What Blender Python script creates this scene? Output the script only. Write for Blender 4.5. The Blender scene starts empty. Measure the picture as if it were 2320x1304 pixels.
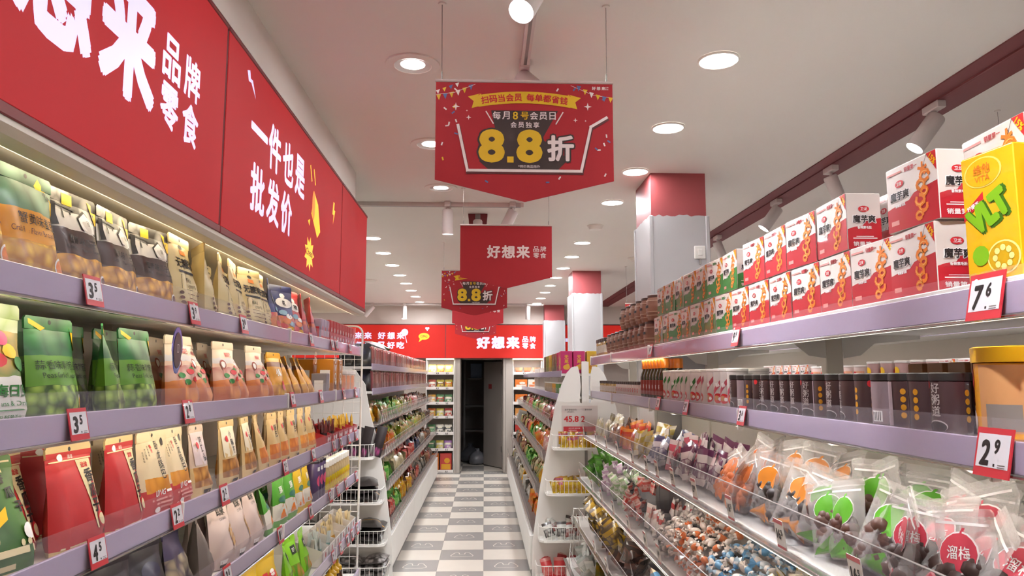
import bpy, math, random
from math import sin, cos, pi, radians as R
from mathutils import Vector, Matrix

# ------------------------------------------------------------------ camera, world, exposure
SC = bpy.context.scene
COL = SC.collection
cam_d = bpy.data.cameras.new('camera'); cam = bpy.data.objects.new('camera', cam_d); COL.objects.link(cam)
cam_d.sensor_width = 36.0; cam_d.lens = 36.0 * 1675.0 / 2320.0
cam_d.clip_start = 0.02; cam_d.clip_end = 100
EYE = 1.64
cam.location = (0, 0, EYE)
cam.rotation_euler = (R(90 + 6.91), 0, R(-2.138))
SC.camera = cam
W = bpy.data.worlds.new('world'); SC.world = W; W.use_nodes = True
W.node_tree.nodes['Background'].inputs[0].default_value = (1.0, 0.93, 0.88, 1)
W.node_tree.nodes['Background'].inputs[1].default_value = 0.25
SC.view_settings.view_transform = 'Standard'; SC.view_settings.look = 'None'
SC.view_settings.exposure = 0.30; SC.view_settings.gamma = 1.0; SC.view_settings.use_curve_mapping = False
SC.cycles.use_denoising = True
SC.cycles.max_bounces = 5; SC.cycles.diffuse_bounces = 4; SC.cycles.glossy_bounces = 2
SC.cycles.transmission_bounces = 2; SC.cycles.transparent_max_bounces = 10
SC.cycles.use_adaptive_sampling = True; SC.cycles.adaptive_threshold = .2; SC.cycles.adaptive_min_samples = 12
SC.cycles.caustics_reflective = False; SC.cycles.caustics_refractive = False
SC.cycles.sample_clamp_indirect = 4.0
LAMP_W = 6.0        # watts of one ceiling downlight
ZC = 2.9            # ceiling height
RND = random.Random(7)

# ------------------------------------------------------------------ materials
MATS = {}
def srgb(h):
    h = h.lstrip('#'); c = [int(h[i:i + 2], 16) / 255 for i in (0, 2, 4)]
    return tuple((x / 12.92 if x <= .04045 else ((x + .055) / 1.055) ** 2.4) for x in c) + (1,)
def mat(name, col='#808080', rough=.5, metal=0., emit=None, es=1., spec=.5, noise=0., nscale=40., coat=0., bump=0.):
    if name in MATS: return MATS[name]
    m = bpy.data.materials.new(name); m.use_nodes = True; MATS[name] = m
    nt = m.node_tree; b = nt.nodes['Principled BSDF']; c = srgb(col)
    b.inputs['Base Color'].default_value = c; b.inputs['Roughness'].default_value = rough
    b.inputs['Metallic'].default_value = metal; b.inputs['Specular IOR Level'].default_value = spec
    b.inputs['Coat Weight'].default_value = coat
    if emit:
        b.inputs['Emission Color'].default_value = srgb(emit); b.inputs['Emission Strength'].default_value = es
    if noise or bump:
        tc = nt.nodes.new('ShaderNodeTexCoord'); n = nt.nodes.new('ShaderNodeTexNoise')
        n.inputs['Scale'].default_value = nscale; n.inputs['Detail'].default_value = 3
        nt.links.new(tc.outputs['Object'], n.inputs['Vector'])
        if noise:
            mx = nt.nodes.new('ShaderNodeMix'); mx.data_type = 'RGBA'
            mx.inputs[6].default_value = tuple(x * (1 - noise) for x in c[:3]) + (1,)
            mx.inputs[7].default_value = tuple(min(1, x * (1 + noise)) for x in c[:3]) + (1,)
            nt.links.new(n.outputs['Fac'], mx.inputs[0]); nt.links.new(mx.outputs[2], b.inputs['Base Color'])
        if bump:
            bp = nt.nodes.new('ShaderNodeBump'); bp.inputs['Strength'].default_value = bump; bp.inputs['Distance'].default_value = .004
            nt.links.new(n.outputs['Fac'], bp.inputs['Height']); nt.links.new(bp.outputs[0], b.inputs['Normal'])
    return m
def clear(name, col='#ffffff', body=.12, rough=.08):
    """clear plastic: mostly see-through, a little body and a glossy surface"""
    if name in MATS: return MATS[name]
    m = bpy.data.materials.new(name); m.use_nodes = True; MATS[name] = m
    nt = m.node_tree; b = nt.nodes['Principled BSDF']; out = nt.nodes['Material Output']
    b.inputs['Base Color'].default_value = srgb(col); b.inputs['Roughness'].default_value = rough
    t = nt.nodes.new('ShaderNodeBsdfTransparent'); mx = nt.nodes.new('ShaderNodeMixShader')
    lw = nt.nodes.new('ShaderNodeLayerWeight'); lw.inputs['Blend'].default_value = .25
    ma = nt.nodes.new('ShaderNodeMath'); ma.operation = 'MULTIPLY_ADD'; ma.inputs[1].default_value = .13; ma.inputs[2].default_value = body
    ma.use_clamp = True
    nt.links.new(lw.outputs['Fresnel'], ma.inputs[0]); nt.links.new(ma.outputs[0], mx.inputs[0])
    nt.links.new(t.outputs[0], mx.inputs[1]); nt.links.new(b.outputs[0], mx.inputs[2]); nt.links.new(mx.outputs[0], out.inputs[0])
    return m
def pkg(name, bands, pats=(), rough=.42, wave=0., coat=.08):
    """printed film or card: bands = [(v, colour)...] going up; pats = [(v0,v1,u0,u1,scale,colour_a,colour_b)...] cell-like photo print"""
    if name in MATS: return MATS[name]
    m = bpy.data.materials.new(name); m.use_nodes = True; MATS[name] = m
    nt = m.node_tree; N = nt.nodes; L = nt.links; b = N['Principled BSDF']
    b.inputs['Roughness'].default_value = rough; b.inputs['Coat Weight'].default_value = coat; b.inputs['Coat Roughness'].default_value = .2
    uv = N.new('ShaderNodeUVMap'); sp = N.new('ShaderNodeSeparateXYZ'); L.new(uv.outputs[0], sp.inputs[0])
    vout = sp.outputs[1]
    if wave:
        nz = N.new('ShaderNodeTexNoise'); nz.inputs['Scale'].default_value = 4; L.new(uv.outputs[0], nz.inputs['Vector'])
        a = N.new('ShaderNodeMath'); a.operation = 'MULTIPLY_ADD'; a.inputs[1].default_value = wave
        L.new(nz.outputs['Fac'], a.inputs[0]); s = N.new('ShaderNodeMath'); s.operation = 'ADD'; s.inputs[1].default_value = -wave / 2
        L.new(vout, s.inputs[0]); L.new(s.outputs[0], a.inputs[2]); vout = a.outputs[0]
    cr = N.new('ShaderNodeValToRGB'); cr.color_ramp.interpolation = 'CONSTANT'
    e = cr.color_ramp.elements
    e[0].position = 0; e[0].color = srgb(bands[0][1])
    if len(bands) > 1:
        e[1].position = bands[1][0]; e[1].color = srgb(bands[1][1])
        for v, c in bands[2:]:
            k = e.new(v); k.color = srgb(c)
    else:
        e[1].position = 1; e[1].color = srgb(bands[0][1])
    L.new(vout, cr.inputs[0]); cur = cr.outputs[0]
    def cmp(sock, op, val):
        n = N.new('ShaderNodeMath'); n.operation = op; L.new(sock, n.inputs[0]); n.inputs[1].default_value = val; return n.outputs[0]
    for (v0, v1, u0, u1, sc, ca, cb) in pats:
        vo = N.new('ShaderNodeTexVoronoi'); vo.inputs['Scale'].default_value = sc; L.new(uv.outputs[0], vo.inputs['Vector'])
        r2 = N.new('ShaderNodeValToRGB'); r2.color_ramp.elements[0].color = srgb(ca); r2.color_ramp.elements[1].color = srgb(cb)
        r2.color_ramp.elements[0].position = .12; r2.color_ramp.elements[1].position = .72
        L.new(vo.outputs['Distance'], r2.inputs[0])
        f = cmp(vout, 'GREATER_THAN', v0)
        for sock, op, val in ((vout, 'LESS_THAN', v1), (sp.outputs[0], 'GREATER_THAN', u0), (sp.outputs[0], 'LESS_THAN', u1)):
            g = cmp(sock, op, val); mm = N.new('ShaderNodeMath'); mm.operation = 'MULTIPLY'; L.new(f, mm.inputs[0]); L.new(g, mm.inputs[1]); f = mm.outputs[0]
        mx = N.new('ShaderNodeMix'); mx.data_type = 'RGBA'; L.new(f, mx.inputs[0]); L.new(cur, mx.inputs[6]); L.new(r2.outputs[0], mx.inputs[7]); cur = mx.outputs[2]
    L.new(cur, b.inputs['Base Color'])
    return m

INK = mat('black_ink', '#241f1f', .5); WHT = mat('white_ink', '#f2efee', .5)
PRED = mat('red_ink', '#c8232c', .45); PYEL = mat('yellow_ink', '#f2c012', .45); PGRN = mat('green_ink', '#2f7a34', .5)
PORG = mat('orange_ink', '#e07a22', .45); PBRN = mat('brown_ink', '#5a2b1c', .5)
WMETAL = mat('white_metal', '#ebe8e3', .4, noise=.03, nscale=6)
CREAM = mat('cream_metal', '#dcd5ca', .45)
GREYM = mat('grey_metal', '#8b8682', .4, .3)
LAV = mat('lavender_plastic', '#b5a7c4', .28, coat=.4)
CLEAR = clear('clear_acrylic', '#c4bcc6', .02)
FILM = clear('clear_film', '#f2eeec', .24, .2)
CHROME = mat('chrome', '#c9c6c2', .2, .9)
BLACK = mat('black_plastic', '#2a2626', .4)

# ------------------------------------------------------------------ mesh helpers
TXT = {}
def text_geo(s, bold=.0):
    k = (s, bold)
    if k in TXT: return TXT[k]
    c = bpy.data.curves.new('t', 'FONT'); c.body = s; c.offset = 0; c.resolution_u = 4 if all(ord(ch) < 128 for ch in s) else 2; c.fill_mode = 'FRONT'
    o = bpy.data.objects.new('t', c); COL.objects.link(o)
    dg = bpy.context.evaluated_depsgraph_get(); me = o.evaluated_get(dg).to_mesh()
    vs = [(v.co.x, v.co.y) for v in me.vertices]; fs = [tuple(p.vertices) for p in me.polygons]
    o.evaluated_get(dg).to_mesh_clear(); bpy.data.objects.remove(o); bpy.data.curves.remove(c)
    xs = [v[0] for v in vs] or [0, 1]; ys = [v[1] for v in vs] or [0, 1]
    if bold > .004:    # heavier strokes: the glyph printed again with tiny shifts, robust for dense characters
        n0 = len(vs); r = bold * .75; dirs = [(1, 1), (1, -1), (-1, 1), (-1, -1)] + ([(1.3, 0), (-1.3, 0), (0, 1.3), (0, -1.3)] if bold > .025 else [])
        av, af = [], []
        for (dx, dy) in dirs:
            o = len(av); av += [(x + dx * r, y + dy * r) for x, y in vs]; af += [tuple(i + o for i in f) for f in fs]
        vs, fs = av, af
    TXT[k] = (vs, fs, min(xs) - bold, max(xs) + bold, min(ys) - bold, max(ys) + bold); return TXT[k]

class MB:
    def __init__(s): s.v = []; s.f = []; s.m = []; s.uv = []; s.mats = []; s.lay = 0
    def up(s, fn, x, z):
        """lift each printed shape a hair above the one before, so that no two prints are coplanar"""
        e = .0005; p, a, c = Vector(fn(x, z)), Vector(fn(x + e, z)), Vector(fn(x, z + e)); n = (a - p).cross(c - p)
        n = n.normalized() if n.length > 0 else Vector((0, 0, 0)); s.lay = (s.lay + 1) % 9; q = n * (.00005 * s.lay)
        def g(x, z):
            r = fn(x, z); return (r[0] + q.x, r[1] + q.y, r[2] + q.z)
        return g
    def mi(s, m):
        if m not in s.mats: s.mats.append(m)
        return s.mats.index(m)
    def add(s, vs, fs, m, uvs=None):
        o = len(s.v); s.v += [tuple(v) for v in vs]; k = s.mi(m)
        for f in fs:
            s.f.append(tuple(i + o for i in f)); s.m.append(k)
            s.uv.append([uvs[i] for i in f] if uvs else [(0, 0)] * len(f))
        return s
    def box(s, x0, x1, y0, y1, z0, z1, m, bev=0.):
        if bev <= 0:
            vs = [(x, y, z) for z in (z0, z1) for y in (y0, y1) for x in (x0, x1)]
            return s.add(vs, [(0, 2, 3, 1), (4, 5, 7, 6), (0, 1, 5, 4), (2, 6, 7, 3), (0, 4, 6, 2), (1, 3, 7, 5)], m)
        b = min(bev, abs(x1 - x0) * .45, abs(y1 - y0) * .45, abs(z1 - z0) * .45)
        c = ((x0 + x1) / 2, (y0 + y1) / 2, (z0 + z1) / 2); h = ((x1 - x0) / 2, (y1 - y0) / 2, (z1 - z0) / 2)
        vs = []; ix = {}
        for sx in (-1, 1):
            for sy in (-1, 1):
                for sz in (-1, 1):
                    for a in range(3):
                        p = [sx * (h[0] - b), sy * (h[1] - b), sz * (h[2] - b)]; p[a] += (sx, sy, sz)[a] * b
                        ix[(sx, sy, sz, a)] = len(vs); vs.append((c[0] + p[0], c[1] + p[1], c[2] + p[2]))
        fs = []
        for a in range(3):
            o1, o2 = [k for k in range(3) if k != a]
            for sg in (-1, 1):
                q = []
                for (p, r) in ((-1, -1), (1, -1), (1, 1), (-1, 1)):
                    t = [0, 0, 0]; t[a] = sg; t[o1] = p; t[o2] = r; q.append(ix[tuple(t) + (a,)])
                fs.append(q)
        for a in range(3):
            o1, o2 = [k for k in range(3) if k != a]
            for p in (-1, 1):
                for r in (-1, 1):
                    t = [0, 0, 0]; t[o1] = p; t[o2] = r; t[a] = -1; u = list(t); u[a] = 1
                    fs.append([ix[tuple(t) + (o1,)], ix[tuple(u) + (o1,)], ix[tuple(u) + (o2,)], ix[tuple(t) + (o2,)]])
        for sx in (-1, 1):
            for sy in (-1, 1):
                for sz in (-1, 1): fs.append([ix[(sx, sy, sz, a)] for a in range(3)])
        return s.add(vs, fs, m)
    def tube(s, pts, r, m, n=6, closed=False):
        pts = [Vector(p) for p in pts]; vs = []; fs = []; k = len(pts)
        for i, p in enumerate(pts):
            a = pts[(i - 1) % k] if (closed or i) else p; b = pts[(i + 1) % k] if (closed or i < k - 1) else p
            d = (b - a).normalized(); up = Vector((0, 0, 1)) if abs(d.z) < .9 else Vector((1, 0, 0))
            x = d.cross(up).normalized(); y = d.cross(x)
            rr = r[i] if isinstance(r, (list, tuple)) else r
            vs += [p + (x * cos(2 * pi * j / n) + y * sin(2 * pi * j / n)) * rr for j in range(n)]
        for i in range(k if closed else k - 1):
            for j in range(n):
                fs.append((i * n + j, i * n + (j + 1) % n, ((i + 1) % k) * n + (j + 1) % n, ((i + 1) % k) * n + j))
        if not closed: fs += [tuple(range(n))[::-1], tuple(range((k - 1) * n, k * n))]
        return s.add(vs, fs, m)
    def lathe(s, prof, m, n=20, c=(0, 0, 0), caps=True, M=None):
        """prof = [(r,z)...]; UV u runs round, v along the profile height"""
        vs = []; uv = []; k = len(prof); z0 = min(p[1] for p in prof); z1 = max(p[1] for p in prof)
        for (r, z) in prof:
            for j in range(n + 1):
                a = 2 * pi * j / n; p = Vector((r * cos(a), r * sin(a), z))
                if M: p = M @ p
                vs.append((p.x + c[0], p.y + c[1], p.z + c[2])); uv.append((j / n, (z - z0) / max(1e-6, z1 - z0)))
        fs = [(i * (n + 1) + j, i * (n + 1) + j + 1, (i + 1) * (n + 1) + j + 1, (i + 1) * (n + 1) + j) for i in range(k - 1) for j in range(n)]
        if caps:
            if prof[0][0] > 1e-5: fs.append(tuple(range(n))[::-1])
            if prof[-1][0] > 1e-5: fs.append(tuple(range((k - 1) * (n + 1), (k - 1) * (n + 1) + n)))
        return s.add(vs, fs, m, uv)
    def prism(s, poly, d0, d1, m, ax='y'):
        """extrude a 2-D outline: ax 'y' -> (x,z) outline between y=d0..d1; 'x' -> (y,z); 'z' -> (x,y)"""
        def p3(p, d): return {'y': (p[0], d, p[1]), 'x': (d, p[0], p[1]), 'z': (p[0], p[1], d)}[ax]
        n = len(poly); vs = [p3(p, d0) for p in poly] + [p3(p, d1) for p in poly]
        fs = [tuple(range(n)), tuple(range(n, 2 * n))[::-1]] + [(i, i + n, (i + 1) % n + n, (i + 1) % n) for i in range(n)]
        return s.add(vs, fs, m)
    def poly(s, pts, fn, m, rings=1):
        """flat print shape; fn maps (x,z) to a point on the surface"""
        n = len(pts); fn = s.up(fn, pts[0][0], pts[0][1])
        if rings <= 1: return s.add([fn(*p) for p in pts], [tuple(range(n))], m)
        cx = sum(p[0] for p in pts) / n; cz = sum(p[1] for p in pts) / n; vs = [fn(cx, cz)]
        for k in range(1, rings + 1):
            vs += [fn(cx + (p[0] - cx) * k / rings, cz + (p[1] - cz) * k / rings) for p in pts]
        fs = [(0, 1 + i, 1 + (i + 1) % n) for i in range(n)]
        for k in range(rings - 1):
            fs += [(1 + k * n + i, 1 + (k + 1) * n + i, 1 + (k + 1) * n + (i + 1) % n, 1 + k * n + (i + 1) % n) for i in range(n)]
        return s.add(vs, fs, m)
    def rect(s, x0, x1, z0, z1, fn, m, nx=1, nz=1):
        fn = s.up(fn, (x0 + x1) / 2, (z0 + z1) / 2)
        vs = [fn(x0 + (x1 - x0) * i / nx, z0 + (z1 - z0) * j / nz) for j in range(nz + 1) for i in range(nx + 1)]
        fs = [(j * (nx + 1) + i, j * (nx + 1) + i + 1, (j + 1) * (nx + 1) + i + 1, (j + 1) * (nx + 1) + i) for j in range(nz) for i in range(nx)]
        return s.add(vs, fs, m)
    def oval(s, cx, cz, rx, rz, fn, m, n=20, rings=2): return s.poly([(cx + rx * cos(2 * pi * i / n), cz + rz * sin(2 * pi * i / n)) for i in range(n)], fn, m, rings)
    def line(s, pts, w, fn0, m):
        for a, b in zip(pts, pts[1:]):
            fn = s.up(fn0, *a)
            dx, dz = b[0] - a[0], b[1] - a[1]; l = math.hypot(dx, dz) or 1; nx, nz = -dz / l * w / 2, dx / l * w / 2
            ex, ez = dx / l * w / 2, dz / l * w / 2
            s.add([fn(a[0] + nx - ex, a[1] + nz - ez), fn(a[0] - nx - ex, a[1] - nz - ez), fn(b[0] - nx + ex, b[1] - nz + ez), fn(b[0] + nx + ex, b[1] + nz + ez)], [(0, 1, 2, 3)], m)
        return s
    def text(s, t, h, cx, cz, fn, m, w=None, bold=.02, rot=0., slant=0., vert=False):
        if vert:
            for i, ch in enumerate(t): s.text(ch, h, cx, cz + (len(t) - 1) * h * .55 - i * h * 1.1, fn, m, None, bold, rot, slant)
            return s
        vs, fs, a, b, c, d = text_geo(t, bold)
        if not vs: return s
        k = h / max(.3, d - c); kx = w / (b - a) if w else k
        if any(ch in t for ch in '一') and len(t) == 1: k = kx = h / .9
        mx, my = (a + b) / 2, (c + d) / 2; cr, sr = cos(rot), sin(rot); out = []
        ncp = 1 if bold <= .004 else (8 if bold > .025 else 4); per = len(vs) // ncp; fn0 = fn
        for i_, (x, y) in enumerate(vs):
            if i_ % per == 0: fn = s.up(fn0, cx, cz)
            x = (x - mx) * kx; y = (y - my) * k; x += y * slant
            out.append(fn(cx + x * cr - y * sr, cz + x * sr + y * cr))
        return s.add(out, fs, m)
    def mesh(s, name, smooth=None):
        me = bpy.data.meshes.new(name); me.from_pydata(s.v, [], s.f)
        for m in s.mats: me.materials.append(m)
        me.polygons.foreach_set('material_index', s.m)
        ul = me.uv_layers.new(name='UVMap'); ul.data.foreach_set('uv', [c for f in s.uv for p in f for c in p])
        if smooth:
            me.polygons.foreach_set('use_smooth', [True] * len(s.f)); me.set_sharp_from_angle(angle=smooth)
        me.update(); return me
    def obj(s, name, parent=None, loc=(0, 0, 0), rot=(0, 0, 0), smooth=None): return mk(name, s.mesh(name, smooth), parent, loc, rot)

def mk(name, me, parent=None, loc=(0, 0, 0), rot=(0, 0, 0), sc=None):
    o = bpy.data.objects.new(name, me); COL.objects.link(o); o.location = loc; o.rotation_euler = rot
    if sc: o.scale = sc if isinstance(sc, (tuple, list)) else (sc, sc, sc)
    if parent: o.parent = parent
    return o
def tag(o, label=None, cat=None, group=None, kind=None):
    if label: o['label'] = label
    if cat: o['category'] = cat
    if group: o['group'] = group
    if kind: o['kind'] = kind
    return o
def empty(name, loc=(0, 0, 0), rot=(0, 0, 0)): return mk(name, None, None, loc, rot)
def struct(o): o['kind'] = 'structure'; return o
ORD = ['first', 'second', 'third', 'fourth', 'fifth', 'sixth', 'seventh', 'eighth', 'ninth', 'tenth', 'eleventh', 'twelfth', 'thirteenth', 'fourteenth', 'fifteenth',
       'sixteenth', 'seventeenth', 'eighteenth', 'nineteenth', 'twentieth', 'twenty-first', 'twenty-second', 'twenty-third', 'twenty-fourth', 'twenty-fifth', 'twenty-sixth',
       'twenty-seventh', 'twenty-eighth', 'twenty-ninth', 'thirtieth'] + ['%d-th' % i for i in range(31, 90)]
REG = []
def reg(o, desc, where, cat, group=None, key=None, frm='the front'):
    """label is settled at the end: things alike on one shelf are told apart by their order"""
    REG.append((o, desc, where, cat, group, o.location.y if key is None else key, frm)); return o
def settle():
    d = {}
    for r in REG: d.setdefault((r[1], r[2]), []).append(r)
    for (desc, where), rs in d.items():
        rs.sort(key=lambda r: r[5])
        for i, r in enumerate(rs):
            lab = desc + ' ' + where
            if len(rs) > 1: lab += ', ' + ORD[i] + ' from ' + r[6]
            tag(r[0], lab, r[3], r[4] or (desc + ' ' + where if len(rs) > 1 else None))
def copies(proto, loc, rot=(0, 0, 0), sc=None):
    """proto = (name, mesh, [(child name, mesh), ...]) -> a new thing with its parts, mesh data shared"""
    o = mk(proto[0], proto[1], None, loc, rot, sc)
    for (n, me) in proto[2]: mk(n, me, o)
    return o
def area(name, loc, sx, sy, power, parent=None, rot=(0, 0, 0), col=(.97, .98, 1), shape='RECTANGLE', spread=None):
    d = bpy.data.lights.new(name, 'AREA'); d.shape = shape; d.size = sx; d.energy = power; d.color = col
    if shape == 'RECTANGLE': d.size_y = sy
    if spread: d.spread = spread
    o = bpy.data.objects.new(name, d); COL.objects.link(o); o.location = loc; o.rotation_euler = rot
    if parent: o.parent = parent
    return o

# ------------------------------------------------------------------ room shell
YB, YF, XL, XLF, XR = 13.62, -2.6, -1.32, -4.2, 4.3
TILE = .4; TY0 = 6.97
GT = mat('grey_floor_tile', '#8a8783', .35, noise=.06, nscale=9, coat=.2); WT = mat('white_floor_tile', '#cec6ba', .32, noise=.05, nscale=7, coat=.2)
GROUT = mat('floor_grout', '#a9a49c', .7); EMB = mat('floor_emblem', '#d0c9be', .4)
def checker_mat():
    m = mat('checker_floor', '#bbbbbb', .38); nt = m.node_tree; ch = nt.nodes.new('ShaderNodeTexChecker'); ge = nt.nodes.new('ShaderNodeNewGeometry'); mp = nt.nodes.new('ShaderNodeMapping')
    ch.inputs['Scale'].default_value = 1 / TILE; mp.inputs['Location'].default_value = (0, -(TY0 % (2 * TILE)) , .1)
    ch.inputs['Color1'].default_value = srgb('#d8d0c4'); ch.inputs['Color2'].default_value = srgb('#8a8783')
    nt.links.new(ge.outputs['Position'], mp.inputs[0]); nt.links.new(mp.outputs[0], ch.inputs[0]); nt.links.new(ch.outputs[0], nt.nodes['Principled BSDF'].inputs['Base Color']); return m
fl = struct(MB().box(XLF, XR, YF, YB + 3, -.1, -.004, checker_mat()).obj('floor'))
tag(fl, 'grey and white checkerboard tiled shop floor')
def tile_mesh(grey):
    b = MB(); h = TILE / 2 - .0012
    b.box(-h, h, -h, h, -.004, 0, GT if grey else WT)
    if grey:   # the outline emblem printed on every grey tile
        fn = lambda x, y: (x, y, .0006)
        pts = [(-.06, -.075), (.06, -.075), (.085, -.06), (.09, -.035), (.06, .055), (.04, .075), (.026, .06), (.02, .01), (-.02, .01), (-.026, .06), (-.04, .075), (-.06, .055), (-.09, -.035), (-.085, -.06), (-.06, -.075)]
        b.line([(x * 1.15, y * 1.15) for x, y in pts], .008, fn, EMB)
    return b.mesh('tile')
tm = [tile_mesh(False), tile_mesh(True)]
for i in range(-3, 2):
    for k in range(-3, 17):
        mk('tile', tm[(k + i + 1) % 2 == 0], fl, ((i + .5) * TILE, TY0 + (k + .5) * TILE, 0))
WALLM = mat('white_wall_paint', '#d9cdc4', .6, noise=.03, nscale=3); CEIL = mat('white_ceiling_paint', '#ebe6df', .65, noise=.02, nscale=2)
DRED = mat('dark_red_paint', '#6e3436', .6); RBAND = mat('red_paint', '#9c474a', .55)
SX0, SX1 = 1.96, 2.2      # dark red slot in the ceiling
ce = struct(MB().box(XLF, XR, YF, YB + 3, ZC, ZC + .1, CEIL).obj('ceiling')); tag(ce, 'pinkish white painted ceiling')
tag(struct(MB().box(SX0, SX1, YF, 13.05, ZC - .006, ZC, DRED).obj('trim_1')), 'dark red painted strip running along the ceiling')
def wall(name, b, label): return tag(struct(b.obj(name)), label)
wall('wall_left', MB().box(XL - .1, XL, YF, 4.5, 0, ZC, WALLM), 'white wall behind the near shelf under the red lightbox')
wall('wall_left_far', MB().box(XLF - .1, XLF, 4.5, YB, 0, ZC, WALLM).box(XLF, XL, 4.4, 4.5, 0, ZC, WALLM), 'white side wall of the far part of the shop')
wall('wall_right', MB().box(XR, XR + .1, YF, YB, 0, ZC, WALLM), 'white side wall beyond the next aisle')
wall('wall_front', MB().box(XLF, XR, YF - .1, YF, 0, ZC, WALLM), 'white wall behind the viewer')
DX0, DX1, DZ = -.42, .33, 1.965
wall('wall_back', MB().box(XLF, DX0 - .06, YB, YB + .12, 0, ZC, WALLM).box(DX1 + .06, XR, YB, YB + .12, 0, ZC, WALLM).box(DX0 - .06, DX1 + .06, YB, YB + .12, DZ + .05, ZC, WALLM).box(XLF, XR, 13.1, YB, 2.58, ZC, WALLM), 'pinkish grey back wall above the red sign')
wall('trim_2', MB().box(-1.25, -.80, YF, 4.5, 2.735, ZC, CEIL).box(-1.32, -.84, YF, 4.5, 2.1, 2.735, CEIL), 'white bulkhead between the red lightbox and the ceiling')
# dark store room behind the open door
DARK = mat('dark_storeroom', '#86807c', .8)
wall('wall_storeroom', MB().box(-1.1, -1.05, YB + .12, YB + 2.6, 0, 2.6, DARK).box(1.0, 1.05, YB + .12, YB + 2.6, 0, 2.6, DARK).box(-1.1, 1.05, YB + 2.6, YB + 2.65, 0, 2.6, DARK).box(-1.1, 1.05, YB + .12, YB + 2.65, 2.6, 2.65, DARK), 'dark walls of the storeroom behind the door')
DFR = mat('door_frame_paint', '#b5aca2', .45)
d1 = struct(MB().box(DX0 - .06, DX0, YB - .02, YB + .13, 0, DZ + .05, DFR, .004).box(DX1, DX1 + .06, YB - .02, YB + .13, 0, DZ + .05, DFR, .004).box(DX0, DX1, YB - .02, YB + .13, DZ, DZ + .05, DFR, .004).obj('door_1'))
tag(d1, 'white framed doorway to the dark storeroom, door standing open inwards')
leaf = MB().box(-.70, 0, 0, .04, .01, 1.94, mat('door_leaf_paint', '#8f8781', .5), .004).obj('door_leaf', d1, (DX1 - .01, YB + .10, 0), (0, 0, R(-62)))
MB().box(-.5, -.38, -.003, 0, 1.43, 1.52, mat('door_sign_red', '#8a2a2c', .5)).obj('door_sign', leaf)
for z in (.3, 1.0, 1.7): MB().tube([(0, -.01, z), (0, -.01, z + .1)], .012, GREYM, 8).obj('hinge', leaf)
# storeroom rack, seen dimly
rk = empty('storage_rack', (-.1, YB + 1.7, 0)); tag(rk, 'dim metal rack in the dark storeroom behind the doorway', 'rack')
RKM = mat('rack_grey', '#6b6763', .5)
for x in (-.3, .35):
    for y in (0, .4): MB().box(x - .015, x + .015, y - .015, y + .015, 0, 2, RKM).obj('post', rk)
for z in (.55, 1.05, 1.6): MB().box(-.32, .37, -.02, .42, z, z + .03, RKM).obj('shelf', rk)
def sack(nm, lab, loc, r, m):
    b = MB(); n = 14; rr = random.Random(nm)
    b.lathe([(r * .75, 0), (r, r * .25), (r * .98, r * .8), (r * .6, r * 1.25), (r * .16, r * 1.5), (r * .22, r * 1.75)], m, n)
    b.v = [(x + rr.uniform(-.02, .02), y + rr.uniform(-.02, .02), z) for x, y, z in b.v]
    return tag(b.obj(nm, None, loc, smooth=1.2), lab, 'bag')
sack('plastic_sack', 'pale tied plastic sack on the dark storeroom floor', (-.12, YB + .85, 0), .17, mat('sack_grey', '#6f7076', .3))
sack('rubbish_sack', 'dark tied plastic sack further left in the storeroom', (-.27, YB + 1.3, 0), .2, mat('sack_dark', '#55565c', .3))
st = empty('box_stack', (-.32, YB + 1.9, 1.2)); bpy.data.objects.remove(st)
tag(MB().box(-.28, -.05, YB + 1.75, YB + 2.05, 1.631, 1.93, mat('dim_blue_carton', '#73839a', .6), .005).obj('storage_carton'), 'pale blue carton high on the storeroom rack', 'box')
# flanking panels of the doorway and back-wall shelf units
PAN = mat('panel_grey_white', '#aaa198', .5)
for n, (x0, x1) in enumerate(((-.52, -.42), (.335, .50))):
    p = MB().box(x0, x1, 13.1, YB - .02, 0, 1.975, PAN, .005).box(x0 + .035, x0 + .042, 13.097, 13.1, .02, 1.95, GREYM)
    tag(struct(p.obj('trim_%d' % (n + 3))), ('grey-white upright panel left of the storeroom doorway', 'grey-white upright panel right of the storeroom doorway')[n])

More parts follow.
